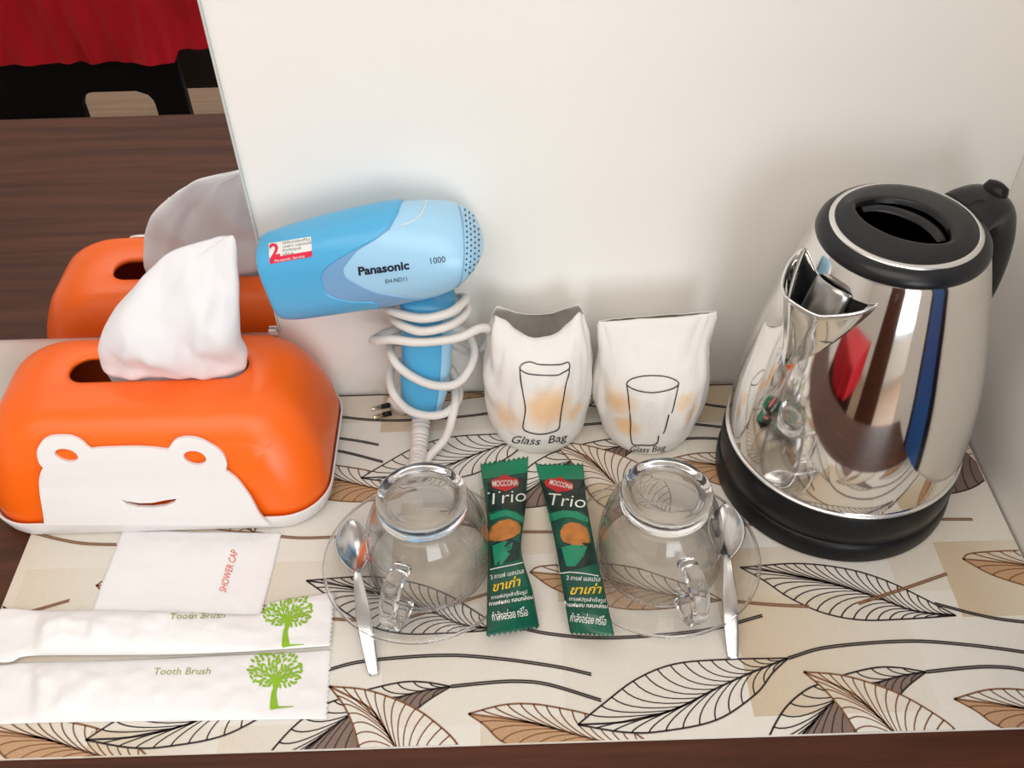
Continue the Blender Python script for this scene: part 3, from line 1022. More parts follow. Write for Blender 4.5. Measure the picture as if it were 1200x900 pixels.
# handle
HL = [(466, 346), (470, 362), (470, 385), (470, 412), (469, 438), (470, 458), (473, 472), (479, 481), (484, 485)]
HRt = [(534, 348), (531, 362), (530, 385), (529, 412), (527, 438), (523, 458), (518.5, 472), (511, 481), (505, 485)]
hl3 = catmull([at_y(p[0], p[1], YD) for p in HL], 4)
hr3 = catmull([at_y(p[0], p[1], YD) for p in HRt], 4)
NHD = 48
def hring(i, off=0.0):
    L_, R_ = hl3[i], hr3[i]
    c, h = (L_+R_)*0.5, (R_-L_)*0.5
    dep = 0.0140*min(1, h.length/0.0150)
    out = []
    for j in range(NHD):
        a = 2*PI*j/NHD
        cs, sn = math.cos(a), math.sin(a)
        out.append(c + h*(1+off/h.length)*math.copysign(abs(cs)**0.75, cs) + Vector((0, -1, 0))*(dep+off)*math.copysign(abs(sn)**0.75, sn))
    return out
v, f = loft([hring(i) for i in range(len(hl3))])
mk('handle', v, f, M['blue_dark'], hd)
rp = []
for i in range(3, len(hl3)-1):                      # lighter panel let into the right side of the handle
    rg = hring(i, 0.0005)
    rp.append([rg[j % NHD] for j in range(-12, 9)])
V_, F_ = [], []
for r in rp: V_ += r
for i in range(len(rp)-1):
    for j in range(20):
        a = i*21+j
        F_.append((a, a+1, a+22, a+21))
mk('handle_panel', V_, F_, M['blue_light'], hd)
# strain relief and cord
r0, r1 = at_y(494, 482, YD), at_z(488, 548, 0.0088)
n_ = 44
pa = [r0.lerp(r1, t/n_) + Vector((0, 0, -0.004*math.sin(PI*t/n_))) for t in range(n_+1)]
v, f = tube(pa, lambda t: 0.0066 - 0.0012*t + (0.0007 if int(t*n_) % 3 else -0.0004), 16)
sr = mk('strain_relief', v, f, M['cord'], hd)
cpts = [(488, 545, -0.084), (496, 546, -0.088), (504, 534, -0.082), (522, 513, -0.074), (530, 489, -0.067), (534, 464, -0.053), (527, 440, -0.028), (492, 424, -0.0225), (463, 426, -0.032), (457, 444, -0.050), (462, 463, -0.063), (478, 480, -0.067),
        (500, 487, -0.068), (522, 484, -0.065), (536, 470, -0.055), (537, 450, -0.038), (520, 424, -0.0235), (482, 404, -0.0225), (459, 402, -0.036), (458, 413, -0.053), (466, 428, -0.063), (486, 443, -0.0665), (511, 452, -0.0665), (536, 449, -0.062),
        (552, 428, -0.050), (555, 406, -0.037), (538, 386, -0.0235), (490, 382, -0.021), (456, 389, -0.030), (438, 398, -0.045), (442, 399, -0.056), (460, 398, -0.064), (493, 401, -0.0675), (536, 396, -0.065), (562, 385, -0.058), (574, 388, -0.050), (569, 406, -0.038), (548, 412, -0.024),
        (515, 392, -0.0215), (480, 374, -0.0225), (461, 369, -0.036), (466, 378, -0.056), (493, 388, -0.0665), (525, 382, -0.065), (544, 369, -0.054), (545, 358, -0.040), (520, 350, -0.0245), (480, 350, -0.0245), (457, 356, -0.038), (458, 364, -0.056), (493, 373, -0.067),
        (525, 367, -0.065), (543, 354, -0.053), (545, 349, -0.038), (532, 352, -0.022), (505, 385, -0.0150), (486, 420, -0.0150), (476, 445, -0.0185), (472, 456, -0.022)]
v, f = tube(catmull([at_y(p[0], p[1], min(-0.0062, p[2]+0.0085)) for p in cpts], 7), 0.0032, 10)
cord = mk('cord', v, f, M['cord'], hd)
# plug lying behind the handle
p0, p1 = at_z(480, 448, 0.018), at_z(464, 479, 0.0115)
p0.y, p1.y = p0.y, p1.y
def plug_sec(i, t):
    k = interp([(0, 0.0045), (0.25, 0.0060), (0.7, 0.0098), (0.92, 0.0102), (1, 0.0090)], t)
    return circ(k, 20, k*0.85)
v, f = sweep([p0.lerp(p1, t/12) for t in range(13)], plug_sec)
plug = mk('plug', v, f, M['cord'], hd)
dr = at_z(437, 479, 0.0115) - at_z(458, 474, 0.0115)
for off in (-0.0045, 0.0045):
    a_ = p1 + Vector((-0.004, 0, off))
    v, f = tube([a_, a_ + dr*0.45], 0.0021, 10)
    mk('plug_pin_sleeve', v, f, M['black_plastic'], plug)
    v, f = tube([a_ + dr*0.45, a_ + dr*0.97, a_ + dr*1.0], 0.0019, 10)
    mk('plug_pin', v, f, M['pin'], plug)

# ================================================================== PAPER GLASS BAGS
def bag(name, cx, cy, rows, n=96, top=None, seed=0.0):
    """rows: z, half x, half y, squareness"""
    P = catmull([Vector((r[0], r[1], r[2])) for r in rows], 5)
    Q = catmull([Vector((r[3], r[4] if len(r) > 4 else 0, r[5] if len(r) > 5 else 0)) for r in rows], 5)
    rings = []
    for a, b in zip(P, Q):
        z, hx, hy = a
        t = z/rows[-1][0]
        ring = []
        for j in range(n):
            th = 2*PI*j/n
            c, s = math.cos(th), math.sin(th)
            x = hx*math.copysign(abs(c)**b.x, c)
            y = hy*math.copysign(abs(s)**b.x, s)
            dz = top(c, s)*max(0, (t-0.70)/0.30)**1.5 if top else 0
            k = 0.0020*min(1, t*4)*(1 if t < 0.97 else 0.5)
            d = k*(0.8*noise.noise((x*42+seed, y*42, z*34)) + 2.2*(abs(noise.noise((c*2.6+seed, s*2.6, z*26)))-0.22) + 1.2*(abs(noise.noise((c*5+seed, s*5, z*60+seed)))-0.22)*max(0.25, t-0.3))
            x2, y2 = x + c*d + b.y, y + s*d + b.z
            ring.append(Vector((cx+x2, min(cy+y2, -0.0045), z + dz + 0.0015)))
        rings.append(ring)
    v, f = loft(rings, True, False)
    return rings, v, f
def bag_top1(c, s):
    return 0.015*(abs(c)**1.6)*(1-0.55*max(0, abs(c)-0.86)/0.14) - 0.0070*max(0, -s)*max(0, 1-(abs(c-0.08)/0.72)**2.5) - 0.001*max(0, s)
rows1 = [(0.0, 0.0290, 0.029, 1.0), (0.003, 0.0335, 0.0325, 1.0), (0.014, 0.0368, 0.0350, 1.0), (0.035, 0.0385, 0.0350, 1.0), (0.056, 0.0392, 0.0335, 1.0), (0.075, 0.0375, 0.0290, 0.95), (0.090, 0.0350, 0.0225, 0.9), (0.103, 0.0318, 0.0085, 0.85)]
_, v, f = bag('glass_bag', 0.0212, -0.0400, rows1, top=bag_top1, seed=1.3)
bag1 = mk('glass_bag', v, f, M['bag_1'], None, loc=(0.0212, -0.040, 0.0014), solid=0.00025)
tag(bag1, 'left white paper glass bag with open ragged top beside the hair dryer', 'paper bag', 'paper bags for drinking glasses')
rows2 = [(0.0, 0.0280, 0.029, 1.0), (0.003, 0.0325, 0.0325, 1.0), (0.014, 0.0370, 0.0345, 1.0), (0.035, 0.0412, 0.0345, 1.0), (0.056, 0.0425, 0.0320, 1.0), (0.072, 0.0405, 0.0255, 0.95), (0.086, 0.0390, 0.0170, 0.9), (0.099, 0.0393, 0.0080, 0.8), (0.1085, 0.0398, 0.0012, 0.7)]
_, v, f = bag('glass_bag', 0.1035, -0.0445, rows2, top=lambda c, s: 0.0028*c, seed=8.1)
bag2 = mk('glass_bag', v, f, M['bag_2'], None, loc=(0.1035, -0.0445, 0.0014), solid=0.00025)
tag(bag2, 'right white paper glass bag with flat folded top beside the kettle', 'paper bag', 'paper bags for drinking glasses')
B1, B2 = bvh_of(bag1), bvh_of(bag2)
SX = lambda X, Y: (550 + X/4.0, 345 + Y/4.0)          # zoomed sketch coordinates to picture coordinates
def strokes(bv, par, sets, w):
    for nm, pts, closed in sets:
        v, f = stroke_vf([SX(*p) for p in pts], w, closed, 5)
        decal(nm, v, f, bv, M['ink_text'], par, 0.0005)
strokes(B1, bag1, [('printed_glass_rim', [(236, 345), (250, 325), (285, 316), (325, 328), (380, 330), (430, 327), (460, 317), (468, 325), (467, 347), (440, 365), (410, 378), (340, 378), (280, 372), (250, 360)], True),
                   ('printed_glass_side', [(237, 350), (241, 400), (253, 470), (263, 535), (256, 590), (253, 625), (275, 643), (330, 654), (385, 645), (418, 628), (424, 590), (433, 530), (442, 480), (452, 420), (466, 370), (467, 345)], False)], 1.35)
strokes(B2, bag2, [('printed_glass_rim', [(738, 418), (760, 396), (810, 383), (865, 380), (920, 385), (965, 400), (981, 418), (960, 437), (910, 453), (850, 460), (790, 450), (752, 434)], True),
                   ('printed_glass_side', [(738, 420), (745, 470), (750, 530), (757, 590), (756, 650), (762, 692), (775, 704), (810, 705), (850, 706), (880, 695), (888, 660)], False),
                   ('printed_glass_edge', [(980, 420), (972, 460), (963, 500), (955, 535), (947, 556)], False), ('printed_glass_edge', [(934, 562), (925, 600), (915, 635), (908, 650)], False)], 1.35)
v, f = text_px('Glass', 597.5, 518.5, -4, 8.6, shear=0.32, width=36)
decal('lettering', v, f, B1, M['ink_text'], bag1, 0.0005)
v, f = text_px('Bag', 641, 519.5, 9, 8.6, shear=0.32, width=25)
decal('lettering', v, f, B1, M['ink_text'], bag1, 0.0005)
v, f = text_px('Glass', 737, 528.5, -3, 6.4, shear=0.32, width=24)
decal('lettering', v, f, B2, M['ink_text'], bag2, 0.0005)
v, f = text_px('Bag', 763, 529.0, 7, 6.4, shear=0.32, width=18)
decal('lettering', v, f, B2, M['ink_text'], bag2, 0.0005)

# ================================================================== SAUCERS, GLASS CUPS, SPOONS
ZM = 0.0015                                            # top of the mat
def saucer(cx, cy, label, rot=0.0):
    prof = [(0.0010, 0.0030), (0.026, 0.0030), (0.0335, 0.0036), (0.0375, 0.0050), (0.050, 0.0085), (0.0600, 0.0122), (0.0632, 0.0136), (0.0642, 0.0132), (0.0640, 0.0120),
            (0.0605, 0.0100), (0.050, 0.0060), (0.0400, 0.0026), (0.0365, 0.0004), (0.0330, 0.0000), (0.0310, 0.0004), (0.029, 0.0008), (0.0010, 0.0008)]
    v, f = lathe(prof, (cx, cy, ZM), 96)
    o = mk('saucer', v, f, M['thin_glass'], None, loc=(cx, cy, ZM))
    for r, z, q in ((0.0638, 0.0133, 0.0010), (0.0362, 0.0046, 0.0006)):
        v, f = lathe([(r+q*math.cos(2*PI*k/10), z+q*math.sin(2*PI*k/10)) for k in range(10)], (cx, cy, ZM), 96, close=True)
        mk('rim' if r > 0.05 else 'well_ring', v, f, M['glass'], o)
    return tag(o, label, 'saucer', 'clear glass saucers under the cups')
S1 = (-0.0620, -0.1715)
S2 = (0.0975, -0.1730)
saucer(*S1, 'clear glass saucer under the left upturned cup, nearer the toothbrush packets')
saucer(*S2, 'clear glass saucer under the right upturned cup, beside the kettle')
def glass_cup(cx, cy, hdir, label):
    z0 = ZM + 0.0034
    t = thing('glass_cup', label, 'cup', (cx, cy, z0), 'upturned clear glass cups')
    # thin wall of the bowl: outside upwards from the rim, then the inside back down
    prof = [(0.0392, 0.0004), (0.0400, 0.0000), (0.0408, 0.0006), (0.0412, 0.0040), (0.0412, 0.0120), (0.0408, 0.0220), (0.0398, 0.0310), (0.0380, 0.0400), (0.0350, 0.0485), (0.0312, 0.0545), (0.0287, 0.0570),
            (0.0270, 0.0560), (0.0295, 0.0525), (0.0335, 0.0465), (0.0363, 0.0385), (0.0381, 0.0300), (0.0391, 0.0210), (0.0395, 0.0120), (0.0395, 0.0040)]
    v, f = lathe(prof, (cx, cy, z0), 96, close=True)
    mk('bowl', v, f, M['thin_glass'], t)
    v, f = lathe([(0.0401+0.0012*math.cos(2*PI*k/10), 0.0014+0.0012*math.sin(2*PI*k/10)) for k in range(10)], (cx, cy, z0), 96, close=True)
    mk('lip', v, f, M['glass'], t)
    # thick base with its foot ring, on top because the cup stands on its rim
    prof = [(0.0003, 0.0556), (0.0120, 0.0556), (0.0200, 0.0556), (0.0262, 0.0562), (0.0286, 0.0573), (0.0277, 0.0588), (0.0284, 0.0612), (0.0292, 0.0640), (0.0290, 0.0662), (0.0278, 0.0676), (0.0256, 0.0680), (0.0238, 0.0674), (0.0226, 0.0660),
            (0.0212, 0.0640), (0.0190, 0.0628), (0.0120, 0.0622), (0.0003, 0.0622)]
    v, f = lathe(prof, (cx, cy, z0), 96)
    mk('foot', v, f, M['glass'], t)
    h = Vector((math.cos(hdir), math.sin(hdir), 0))
    side = Vector((-h.y, h.x, 0))
    c = Vector((cx, cy, z0))
    path = catmull([c + h*r + Vector((0, 0, z)) for r, z in ((0.0385, 0.0430), (0.0450, 0.0460), (0.0540, 0.0465), (0.0615, 0.0415), (0.0650, 0.0310), (0.0645, 0.0200), (0.0590, 0.0125), (0.0510, 0.0105), (0.0424, 0.0105))], 5)
    sq = [(math.copysign(abs(math.cos(a))**0.55, math.cos(a))*0.0058, math.copysign(abs(math.sin(a))**0.55, math.sin(a))*0.0036) for a in (2*PI*j/20 for j in range(20))]
    v, f = sweep(path, lambda i, t_: sq, side)
    mk('cup_handle', v, f, M['glass'], t)
    return t
glass_cup(-0.0570, -0.1660, math.radians(-108), 'clear glass cup upside down on the left saucer, next to the orange tissue box')
glass_cup(0.0965, -0.1680, math.radians(-77), 'clear glass cup upside down on the right saucer, in front of the kettle')

def spoon(tip, neck, mid, end, wid, label):
    """tip, neck, mid, end are points of the spoon's centre line"""
    t = thing('teaspoon', label, 'spoon', (mid.x, mid.y, ZM), 'steel teaspoons on the saucers')
    ax = (neck - tip)
    L_ = ax.length
    ax = ax.normalized()
    sd = Vector((0, 0, 1)).cross(ax).normalized()
    up = ax.cross(sd)
    nu, nv = 26, 16
    V, Fc = [], []
    for i in range(nu+1):
        u = i/nu
        a = math.pi*(u**0.93)
        hw = wid*0.5*(math.sin(a)**0.72 if 0 < u < 1 else 0)*(1.05-0.12*u)
        hw = max(hw, 0.0002 if i == 0 else 0.0021)
        dep = 0.0062*(math.sin(PI*min(1, u*1.02))**0.8 if 0 < u < 0.98 else 0)
        for j in range(nv+1):
            s = -1 + 2*j/nv
            V.append(tip + ax*(u*L_) + sd*(hw*s) + up*(-dep*(1-s*s)))
    for i in range(nu):
        for j in range(nv):
            a = i*(nv+1)+j
            Fc.append((a, a+1, a+nv+2, a+nv+1))
    o = mk('bowl', V, Fc, M['spoon'], t, solid=0.0009)
    path = catmull([neck - ax*0.004 - up*0.0006, neck + ax*0.002, neck.lerp(mid, 0.5) + up*0.0012, mid, mid.lerp(end, 0.5), end], 8)
    def sec(i, q):
        w = interp([(0, 0.0022), (0.1, 0.0020), (0.3, 0.0034), (0.5, 0.0049), (0.75, 0.0045), (0.96, 0.0036), (1, 0.0028)], q)
        return [(w*math.copysign(abs(math.cos(a))**0.6, math.cos(a)), 0.0008*math.copysign(abs(math.sin(a))**0.6, math.sin(a))) for a in (2*PI*k/16 for k in range(16))]
    v, f = sweep(path, sec, sd)
    mk('spoon_handle', v, f, M['spoon'], t)
    return t
spoon(at_z(411, 608, 0.0215), at_z(419, 672, 0.0225), at_z(428, 735, 0.0150), at_z(438, 791, 0.0030), 0.0245, 'steel teaspoon left of the left glass cup, bowl up, pointing to the tissue box')
spoon(at_z(851, 589, 0.0215), at_z(852, 656, 0.0225), at_z(856, 720, 0.0150), at_z(859, 772, 0.0030), 0.0245, 'steel teaspoon between the right glass cup and the kettle, bowl up')

# ================================================================== COFFEE SACHETS
def patch(left, right, zf, bulge, nu, nv, seal0, seal1, zig=0.0, zigv=0.0, wr=0.0012, seed=0.0, axis=0):
    """flat packet: left/right edges as picture points; zf(u, v) height of its under side; bulge(u, v) fill"""
    Lc, Rc = catmull([Vector((p[0], p[1], 0)) for p in left], 8), catmull([Vector((p[0], p[1], 0)) for p in right], 8)
    top, bot = [], []
    for i in range(nu+1):
        u = i/nu
        a, b = resample(Lc, u), resample(Rc, u)
        for j in range(nv+1):
            v = j/nv
            q = a.lerp(b, v)
            if zig and i in (0, nu):
                d = (Lc[-1]-Lc[0]).normalized()
                q = q + d*(zig if j % 2 else -zig)*0.5
            if zigv and j in (0, nv):
                q = q + Vector(((zigv if i % 2 else -zigv), 0, 0))
            z = zf(u, v)
            fl = bulge(u, v)
            p = at_z(q.x, q.y, z)
            w = wr*(noise.noise((p.x*55+seed, p.y*55, 1.0)) + 0.6*noise.noise((p.x*130+seed, p.y*110, 4.0)))*min(1, 6*v, 6*(1-v))
            top.append(Vector((p.x, p.y, z + 0.0005 + fl + max(-0.0003, w*(0.4 + fl/0.004)*0.7))))
            bot.append(Vector((p.x, p.y, z)))
    n = len(top)
    Fc = []
    for i in range(nu):
        for j in range(nv):
            a = i*(nv+1)+j
            Fc += [(a, a+1, a+nv+2, a+nv+1), (n+a, n+a+nv+1, n+a+nv+2, n+a+1)]
    rim = [j for j in range(nv+1)] + [i*(nv+1)+nv for i in range(1, nu+1)] + [nu*(nv+1)+j for j in range(nv-1, -1, -1)] + [i*(nv+1) for i in range(nu-1, 0, -1)]
    for a, b in zip(rim, rim[1:]+rim[:1]):
        Fc.append((a, n+a, n+b, b))
    return top+bot, Fc
def fill_shape(u, v, h, s0=0.09, s1=0.07):
    e = max(0.0, min(1, (u-s0)/0.10, (1-s1-u)/0.10))
    return h*(e**0.6)*max(0.0, 1-(2*v-1)**2)**0.6
def sachet(left, right, zl, zr, label, seed, prints):
    Lq, Rq = catmull([Vector((p[0], p[1], 0)) for p in left], 8), catmull([Vector((p[0], p[1], 0)) for p in right], 8)
    def zf(u, v):
        """lies on the mat and rides up over the saucer rim"""
        q = resample(Lq, u).lerp(resample(Rq, u), v)
        p = at_z(q.x, q.y, 0.010)
        d = min(math.hypot(p.x-c_[0], p.y-c_[1]) for c_ in (S1, S2))
        t = min(1, max(0, (0.100-d)/0.032))
        return 0.0020 + 0.0150*t*t*(3-2*t)
    v, f = patch(left, right, zf, lambda u, v: fill_shape(u, v, 0.0042), 56, 20, 0, 0, zig=3.0, wr=0.0011, seed=seed)
    c = at_z((left[2][0]+right[2][0])/2, (left[2][1]+right[2][1])/2, ZM)
    o = mk('coffee_sachet', v, f, [M['foil_green'], M['foil_teal']], None, loc=c)
    for p in o.data.polygons:                             # heat-sealed end in brighter green
        i = (p.index//2)//20
        if p.index < 2*56*20 and i < 5:
            p.material_index = 1
    tag(o, label, 'sachet', 'green instant coffee sachets')
    bv = bvh_of(o)
    for nm, (v, f), mm, off in prints:
        decal(nm, v, f, bv, M[mm], o, off)
    return o
def diamond(cx, cy, w, h, a):
    c, s = math.cos(math.radians(a)), math.sin(math.radians(a))
    pts = [(-1, 0), (-0.86, -0.45), (-0.45, -0.62), (-0.2, -0.78), (0, -1.0), (0.2, -0.78), (0.45, -0.62), (0.86, -0.45), (1, 0), (0.86, 0.45), (0.45, 0.7), (0.15, 0.85), (0, 1.0), (-0.15, 0.85), (-0.45, 0.7), (-0.86, 0.45)]
    return [(cx + x*w*c - y*h*s, cy + x*w*s + y*h*c) for x, y in pts]
T = text_px
WHT, GLD = 'ink_white', 'ink_gold'
sachet([(563, 544), (570, 600), (572, 640), (571, 690), (570, 746)], [(619, 536), (616, 596), (611, 645), (624, 692), (632, 735)], 0.0145, 0.0015,
       'green coffee sachet on the left of the pair, touching the left glass cup', 2.2, [
    ('dark_print', fan([(571, 566), (595, 560), (616.5, 560), (615.5, 590), (614, 605), (596, 596), (573, 600), (572, 580)]), 'foil_deep', 0.00030),
    ('dark_print', fan([(575, 640), (585, 634), (600, 632), (609, 637), (608, 656), (590, 660), (576, 664), (575, 650)]), 'foil_deep', 0.00030),
    ('teal_swirl', fan([(574, 604), (590, 598), (604, 600), (613, 606), (612, 612), (600, 606), (588, 604), (575, 610)]), 'foil_teal', 0.00032),
    ('teal_swirl', fan([(577, 640), (592, 634), (601, 636), (597, 650), (588, 662), (580, 663)]), 'foil_teal', 0.00034),
    ('red_logo', fan(diamond(591.5, 566.5, 16.5, 10.5, -3)), 'ink_logo', 0.00045),
    ('lettering', T('MOCCONA', 577, 571.0, 3, 6.6, width=30, bold=0.02), WHT, 0.0006),
    ('lettering', T('Trio', 570.5, 592.5, 6, 14.5, width=46, shear=0.12, bold=-0.006), WHT, 0.0006),
    ('coffee_print', fan([(574, 625), (577, 617), (585, 611), (597, 608.5), (606, 612), (610, 618), (609, 625), (601, 630), (590, 634), (580, 635), (574, 633)]), 'ink_coffee', 0.00045),
    ('white_line', stroke_vf([(574.5, 668), (590, 664.5), (603, 662), (612.5, 659.5)], 1.0), WHT, 0.0005),
    ('lettering', T('3 กาแฟ เอสเปรส', 575.5, 679.5, 11, 5.0, width=39), WHT, 0.0005),
    ('lettering', T('ขาเก่า', 577, 694, 13, 9.5, width=35, shear=0.35, bold=0.02), GLD, 0.0005),
    ('lettering', T('กาแฟปรุงสำเร็จรูป', 576, 703.0, 10, 4.0, width=42), WHT, 0.0005),
    ('lettering', T('กาแฟผสม กลมกล่อม', 573.5, 710.5, 10, 4.2, width=51, bold=0.01), WHT, 0.0005),
    ('lettering', T('กำลังอร่อย ทรีโอ', 577, 728, 9.5, 9.0, width=42), WHT, 0.0005)])
sachet([(628, 545), (640, 592), (651, 640), (660, 695), (668, 742)], [(683, 544), (688, 590), (697, 640), (709, 695), (720, 745)], 0.0015, 0.0145,
       'green coffee sachet on the right of the pair, touching the right glass cup', 6.7, [
    ('dark_print', fan([(634, 566), (655, 563), (684, 562), (686.5, 588), (689, 606), (672, 598), (646, 600), (640, 584)]), 'foil_deep', 0.00030),
    ('dark_print', fan([(654, 642), (672, 636), (694, 637), (700, 660), (680, 666), (660, 670), (656, 655)]), 'foil_deep', 0.00030),
    ('teal_swirl', fan([(643, 602), (660, 598), (678, 600), (689, 607), (689, 613), (674, 606), (656, 607), (645, 612)]), 'foil_teal', 0.00032),
    ('teal_swirl', fan([(658, 642), (676, 637), (688, 640), (684, 652), (674, 664), (664, 664)]), 'foil_teal', 0.00034),
    ('red_logo', fan(diamond(655.5, 568.5, 17.5, 9.5, 10)), 'ink_logo', 0.00045),
    ('lettering', T('MOCCONA', 643.5, 568.0, -13, 5.8, width=28, bold=0.02), WHT, 0.0006),
    ('lettering', T('Trio', 640.5, 592.0, -5, 14.0, width=45, shear=0.08, bold=-0.006), WHT, 0.0006),
    ('coffee_print', fan([(657, 622), (661, 615.5), (669, 612.5), (679, 614), (687, 619), (690.5, 628), (691, 636), (683, 639.5), (671, 639), (660, 635), (657, 629)]), 'ink_coffee', 0.00045),
    ('white_line', stroke_vf([(652, 655), (655, 671), (668, 671), (684, 672.5), (701, 675.5)], 1.0), WHT, 0.0005),
    ('lettering', T('3 กาแฟ เอสเปรส', 664, 680, -3, 5.0, width=39), WHT, 0.0005),
    ('lettering', T('ขาเก่า', 667, 697, 2, 9.5, width=38, shear=0.3, bold=0.02), GLD, 0.0005),
    ('lettering', T('กาแฟปรุงสำเร็จรูป', 667, 704.0, -3, 4.0, width=42), WHT, 0.0005),
    ('lettering', T('กาแฟผสม กลมกล่อม', 661, 710.5, -3, 4.2, width=50, bold=0.01), WHT, 0.0005),
    ('lettering', T('กำลังอร่อย ทรีโอ', 668, 728, -7, 9.0, width=42), WHT, 0.0005)])

# ================================================================== WHITE PACKETS
def packet(name, left, right, zf, bulge, nu, nv, seed, zig, wr=0.0013, zigv=0.0):
    v, f = patch(left, right, zf, bulge, nu, nv, 0, 0, zig=zig, zigv=zigv, wr=wr, seed=seed)
    c = at_z(sum(p[0] for p in left+right)/len(left+right), sum(p[1] for p in left+right)/len(left+right), ZM)
    return mk(name, v, f, M['packet'], None, loc=c)
def tree_print(cx, cy, k, ang=0):
    """leafy tree emblem: bent trunk with ground line, branches, and many small leaves"""
    tr_, lv = [], []
    tr_.append(stroke_vf([(cx-2, cy+33), (cx-2.5, cy+24), (cx-2, cy+14), (cx+2, cy+6), (cx+6, cy-3)], lambda t: 8.5*(1-t)**1.2+1.6))
    tr_.append(stroke_vf([(cx-6, cy+33), (cx+2, cy+32), (cx+20, cy+31)], lambda t: 3.4*(1-t)+0.8))
    rng = random.Random(3)
    tips = []
    for a in range(-5, 200, 24):
        r = math.radians(a)
        e = (cx+1+23*math.cos(r), cy-9-14*math.sin(r))
        tr_.append(stroke_vf([(cx, cy+9), (cx+8*math.cos(r)+1, cy-3-7*math.sin(r)), e], lambda t: 1.5*(1-t)+0.4))
    for i in range(700):
        a, q = rng.uniform(0, 2*PI), math.sqrt(rng.uniform(0.0, 1))
        x, y = cx+31*q*math.cos(a), cy-10+21*q*math.sin(a)
        if y > cy+8: continue
        if all((x-b[0])**2+(y-b[1])**2 > 13.0 for b in tips):
            tips.append((x, y))
            d = math.degrees(math.atan2(y-(cy+2), x-cx)) + rng.uniform(-50, 50)
            lv.append(fan(ellipse(x, y, 3.0, 1.5, d, 8), 1))
    v, f = join_vf(tr_+lv)
    return [(cx + (p[0]-cx)*k, cy + (p[1]-cy)*k) for p in v], f
zfl = lambda u, v: ZM + 0.0003
o = packet('shower_cap_packet', [(143.5, 622), (132, 652), (120, 682), (108, 716)], [(330, 625), (323, 655), (314, 690), (306, 722)], zfl, lambda u, v: 0.0009*max(0, min(1, 8*u, 8*(1-u), 8*v, 8*(1-v)))*(0.8+0.5*noise.noise((u*4, v*4, 0))), 48, 46, 3.1, 0.0, 0.0014, 0.9)
tag(o, 'flat white square shower cap packet tucked in front of the tissue box', 'packet')
bv = bvh_of(o)
v, f = text_px('SHOWER CAP', 264.5, 695, 73, 8.4, width=51, bold=0.0)
decal('lettering', v, f, bv, M['ink_red'], o, 0.0004)
def tb_bulge(flip, h):
    def g(u, v):
        e = max(0, min(1, (u-0.14)/0.035, (0.80-u)/0.30))
        e2 = min(1, 9*v, 9*(1-v))
        thick = h*(1.0 - 0.30*u)
        flat = 0.0009*min(1, 14*u, 14*(1-u))*e2
        return flat + thick*(max(0, e)**0.7)*(max(0, 1-(2*v-1)**2)**0.75)
    return g
# the strips run from the left end (u=0) to the right end (u=1)
def strip(top, bottom, **kw):
    return [(p[0], p[1]) for p in top], [(p[0], p[1]) for p in bottom]
t_, b_ = strip([(-12, 716), (14, 713), (48, 716), (126, 716), (210, 718), (300, 721), (318, 706), (392, 694)], [(-16, 776), (12, 776), (34, 769), (120, 768), (190, 767.5), (262, 765), (330, 761), (387, 757)])
o1 = packet('toothbrush_packet', t_, b_, lambda u, v: ZM + 0.0026, tb_bulge(0, 0.0070), 84, 24, 11.0, 3.0, 0.0026)
tag(o1, 'upper white toothbrush packet, narrower, lying against the shower cap packet', 'packet', 'white toothbrush packets')
bv = bvh_of(o1)
v, f = tree_print(337, 725, 0.98)
decal('tree_emblem', v, f, bv, M['ink_green'], o1, 0.0004)
v, f = text_px('Tooth Brush', 198, 726, 1.5, 7.0, shear=0.25, width=66)
decal('lettering', v, f, bv, M['ink_sage'], o1, 0.0004)
t_, b_ = strip([(-18, 782), (12, 778), (33, 776.5), (110, 775), (187, 772), (260, 768), (333, 765), (388, 761)], [(-20, 851), (0, 849), (60, 847), (130, 846), (210, 845), (290, 844), (345, 843), (383, 843)])
o2 = packet('toothbrush_packet', t_, b_, lambda u, v: ZM + 0.0003, tb_bulge(1, 0.0060), 84, 26, 17.0, 3.0, 0.0026)
tag(o2, 'lower white toothbrush packet nearest the front edge of the desk', 'packet', 'white toothbrush packets')
bv = bvh_of(o2)
v, f = tree_print(323.5, 796, 1.04)
decal('tree_emblem', v, f, bv, M['ink_green'], o2, 0.0004)
v, f = text_px('Tooth Brush', 179, 791, 0.5, 8.0, shear=0.25, width=68)
decal('lettering', v, f, bv, M['ink_sage'], o2, 0.0004)

# ================================================================== KETTLE
KX, KY = 0.2305, -0.0957
kt = thing('electric_kettle', 'polished steel electric kettle with black lid and handle on a black base', 'kettle', (KX, KY, ZM))
KC = (KX, KY, 0.0)
v, f = lathe([(0.001, ZM), (0.0795, ZM), (0.0815, 0.0030), (0.0818, 0.0080), (0.0812, 0.0150), (0.0800, 0.0178), (0.0785, 0.0186), (0.001, 0.0186)], KC, 96)
mk('power_base', v, f, M['black_plastic'], kt, sharp=40)
v, f = lathe([(0.001, 0.0188), (0.0790, 0.0188), (0.0800, 0.0200), (0.0806, 0.0300), (0.0802, 0.0430), (0.0788, 0.0460), (0.001, 0.0460)], KC, 96)
mk('lower_collar', v, f, M['black_plastic'], kt, sharp=40)
v, f = lathe([(0.0770, 0.0462), (0.0796, 0.0462), (0.0799, 0.0470), (0.0796, 0.0478), (0.0770, 0.0480)], KC, 96)
mk('trim_ring', v, f, M['silver_ring'], kt)
kp = [(0.0782, 0.0478), (0.0784, 0.0560), (0.0780, 0.0700), (0.0768, 0.0860), (0.0748, 0.1020), (0.0722, 0.1180), (0.0690, 0.1340), (0.0653, 0.1500), (0.0614, 0.1660), (0.0573, 0.1820), (0.0530, 0.1970), (0.0500, 0.2065), (0.0485, 0.2095)]
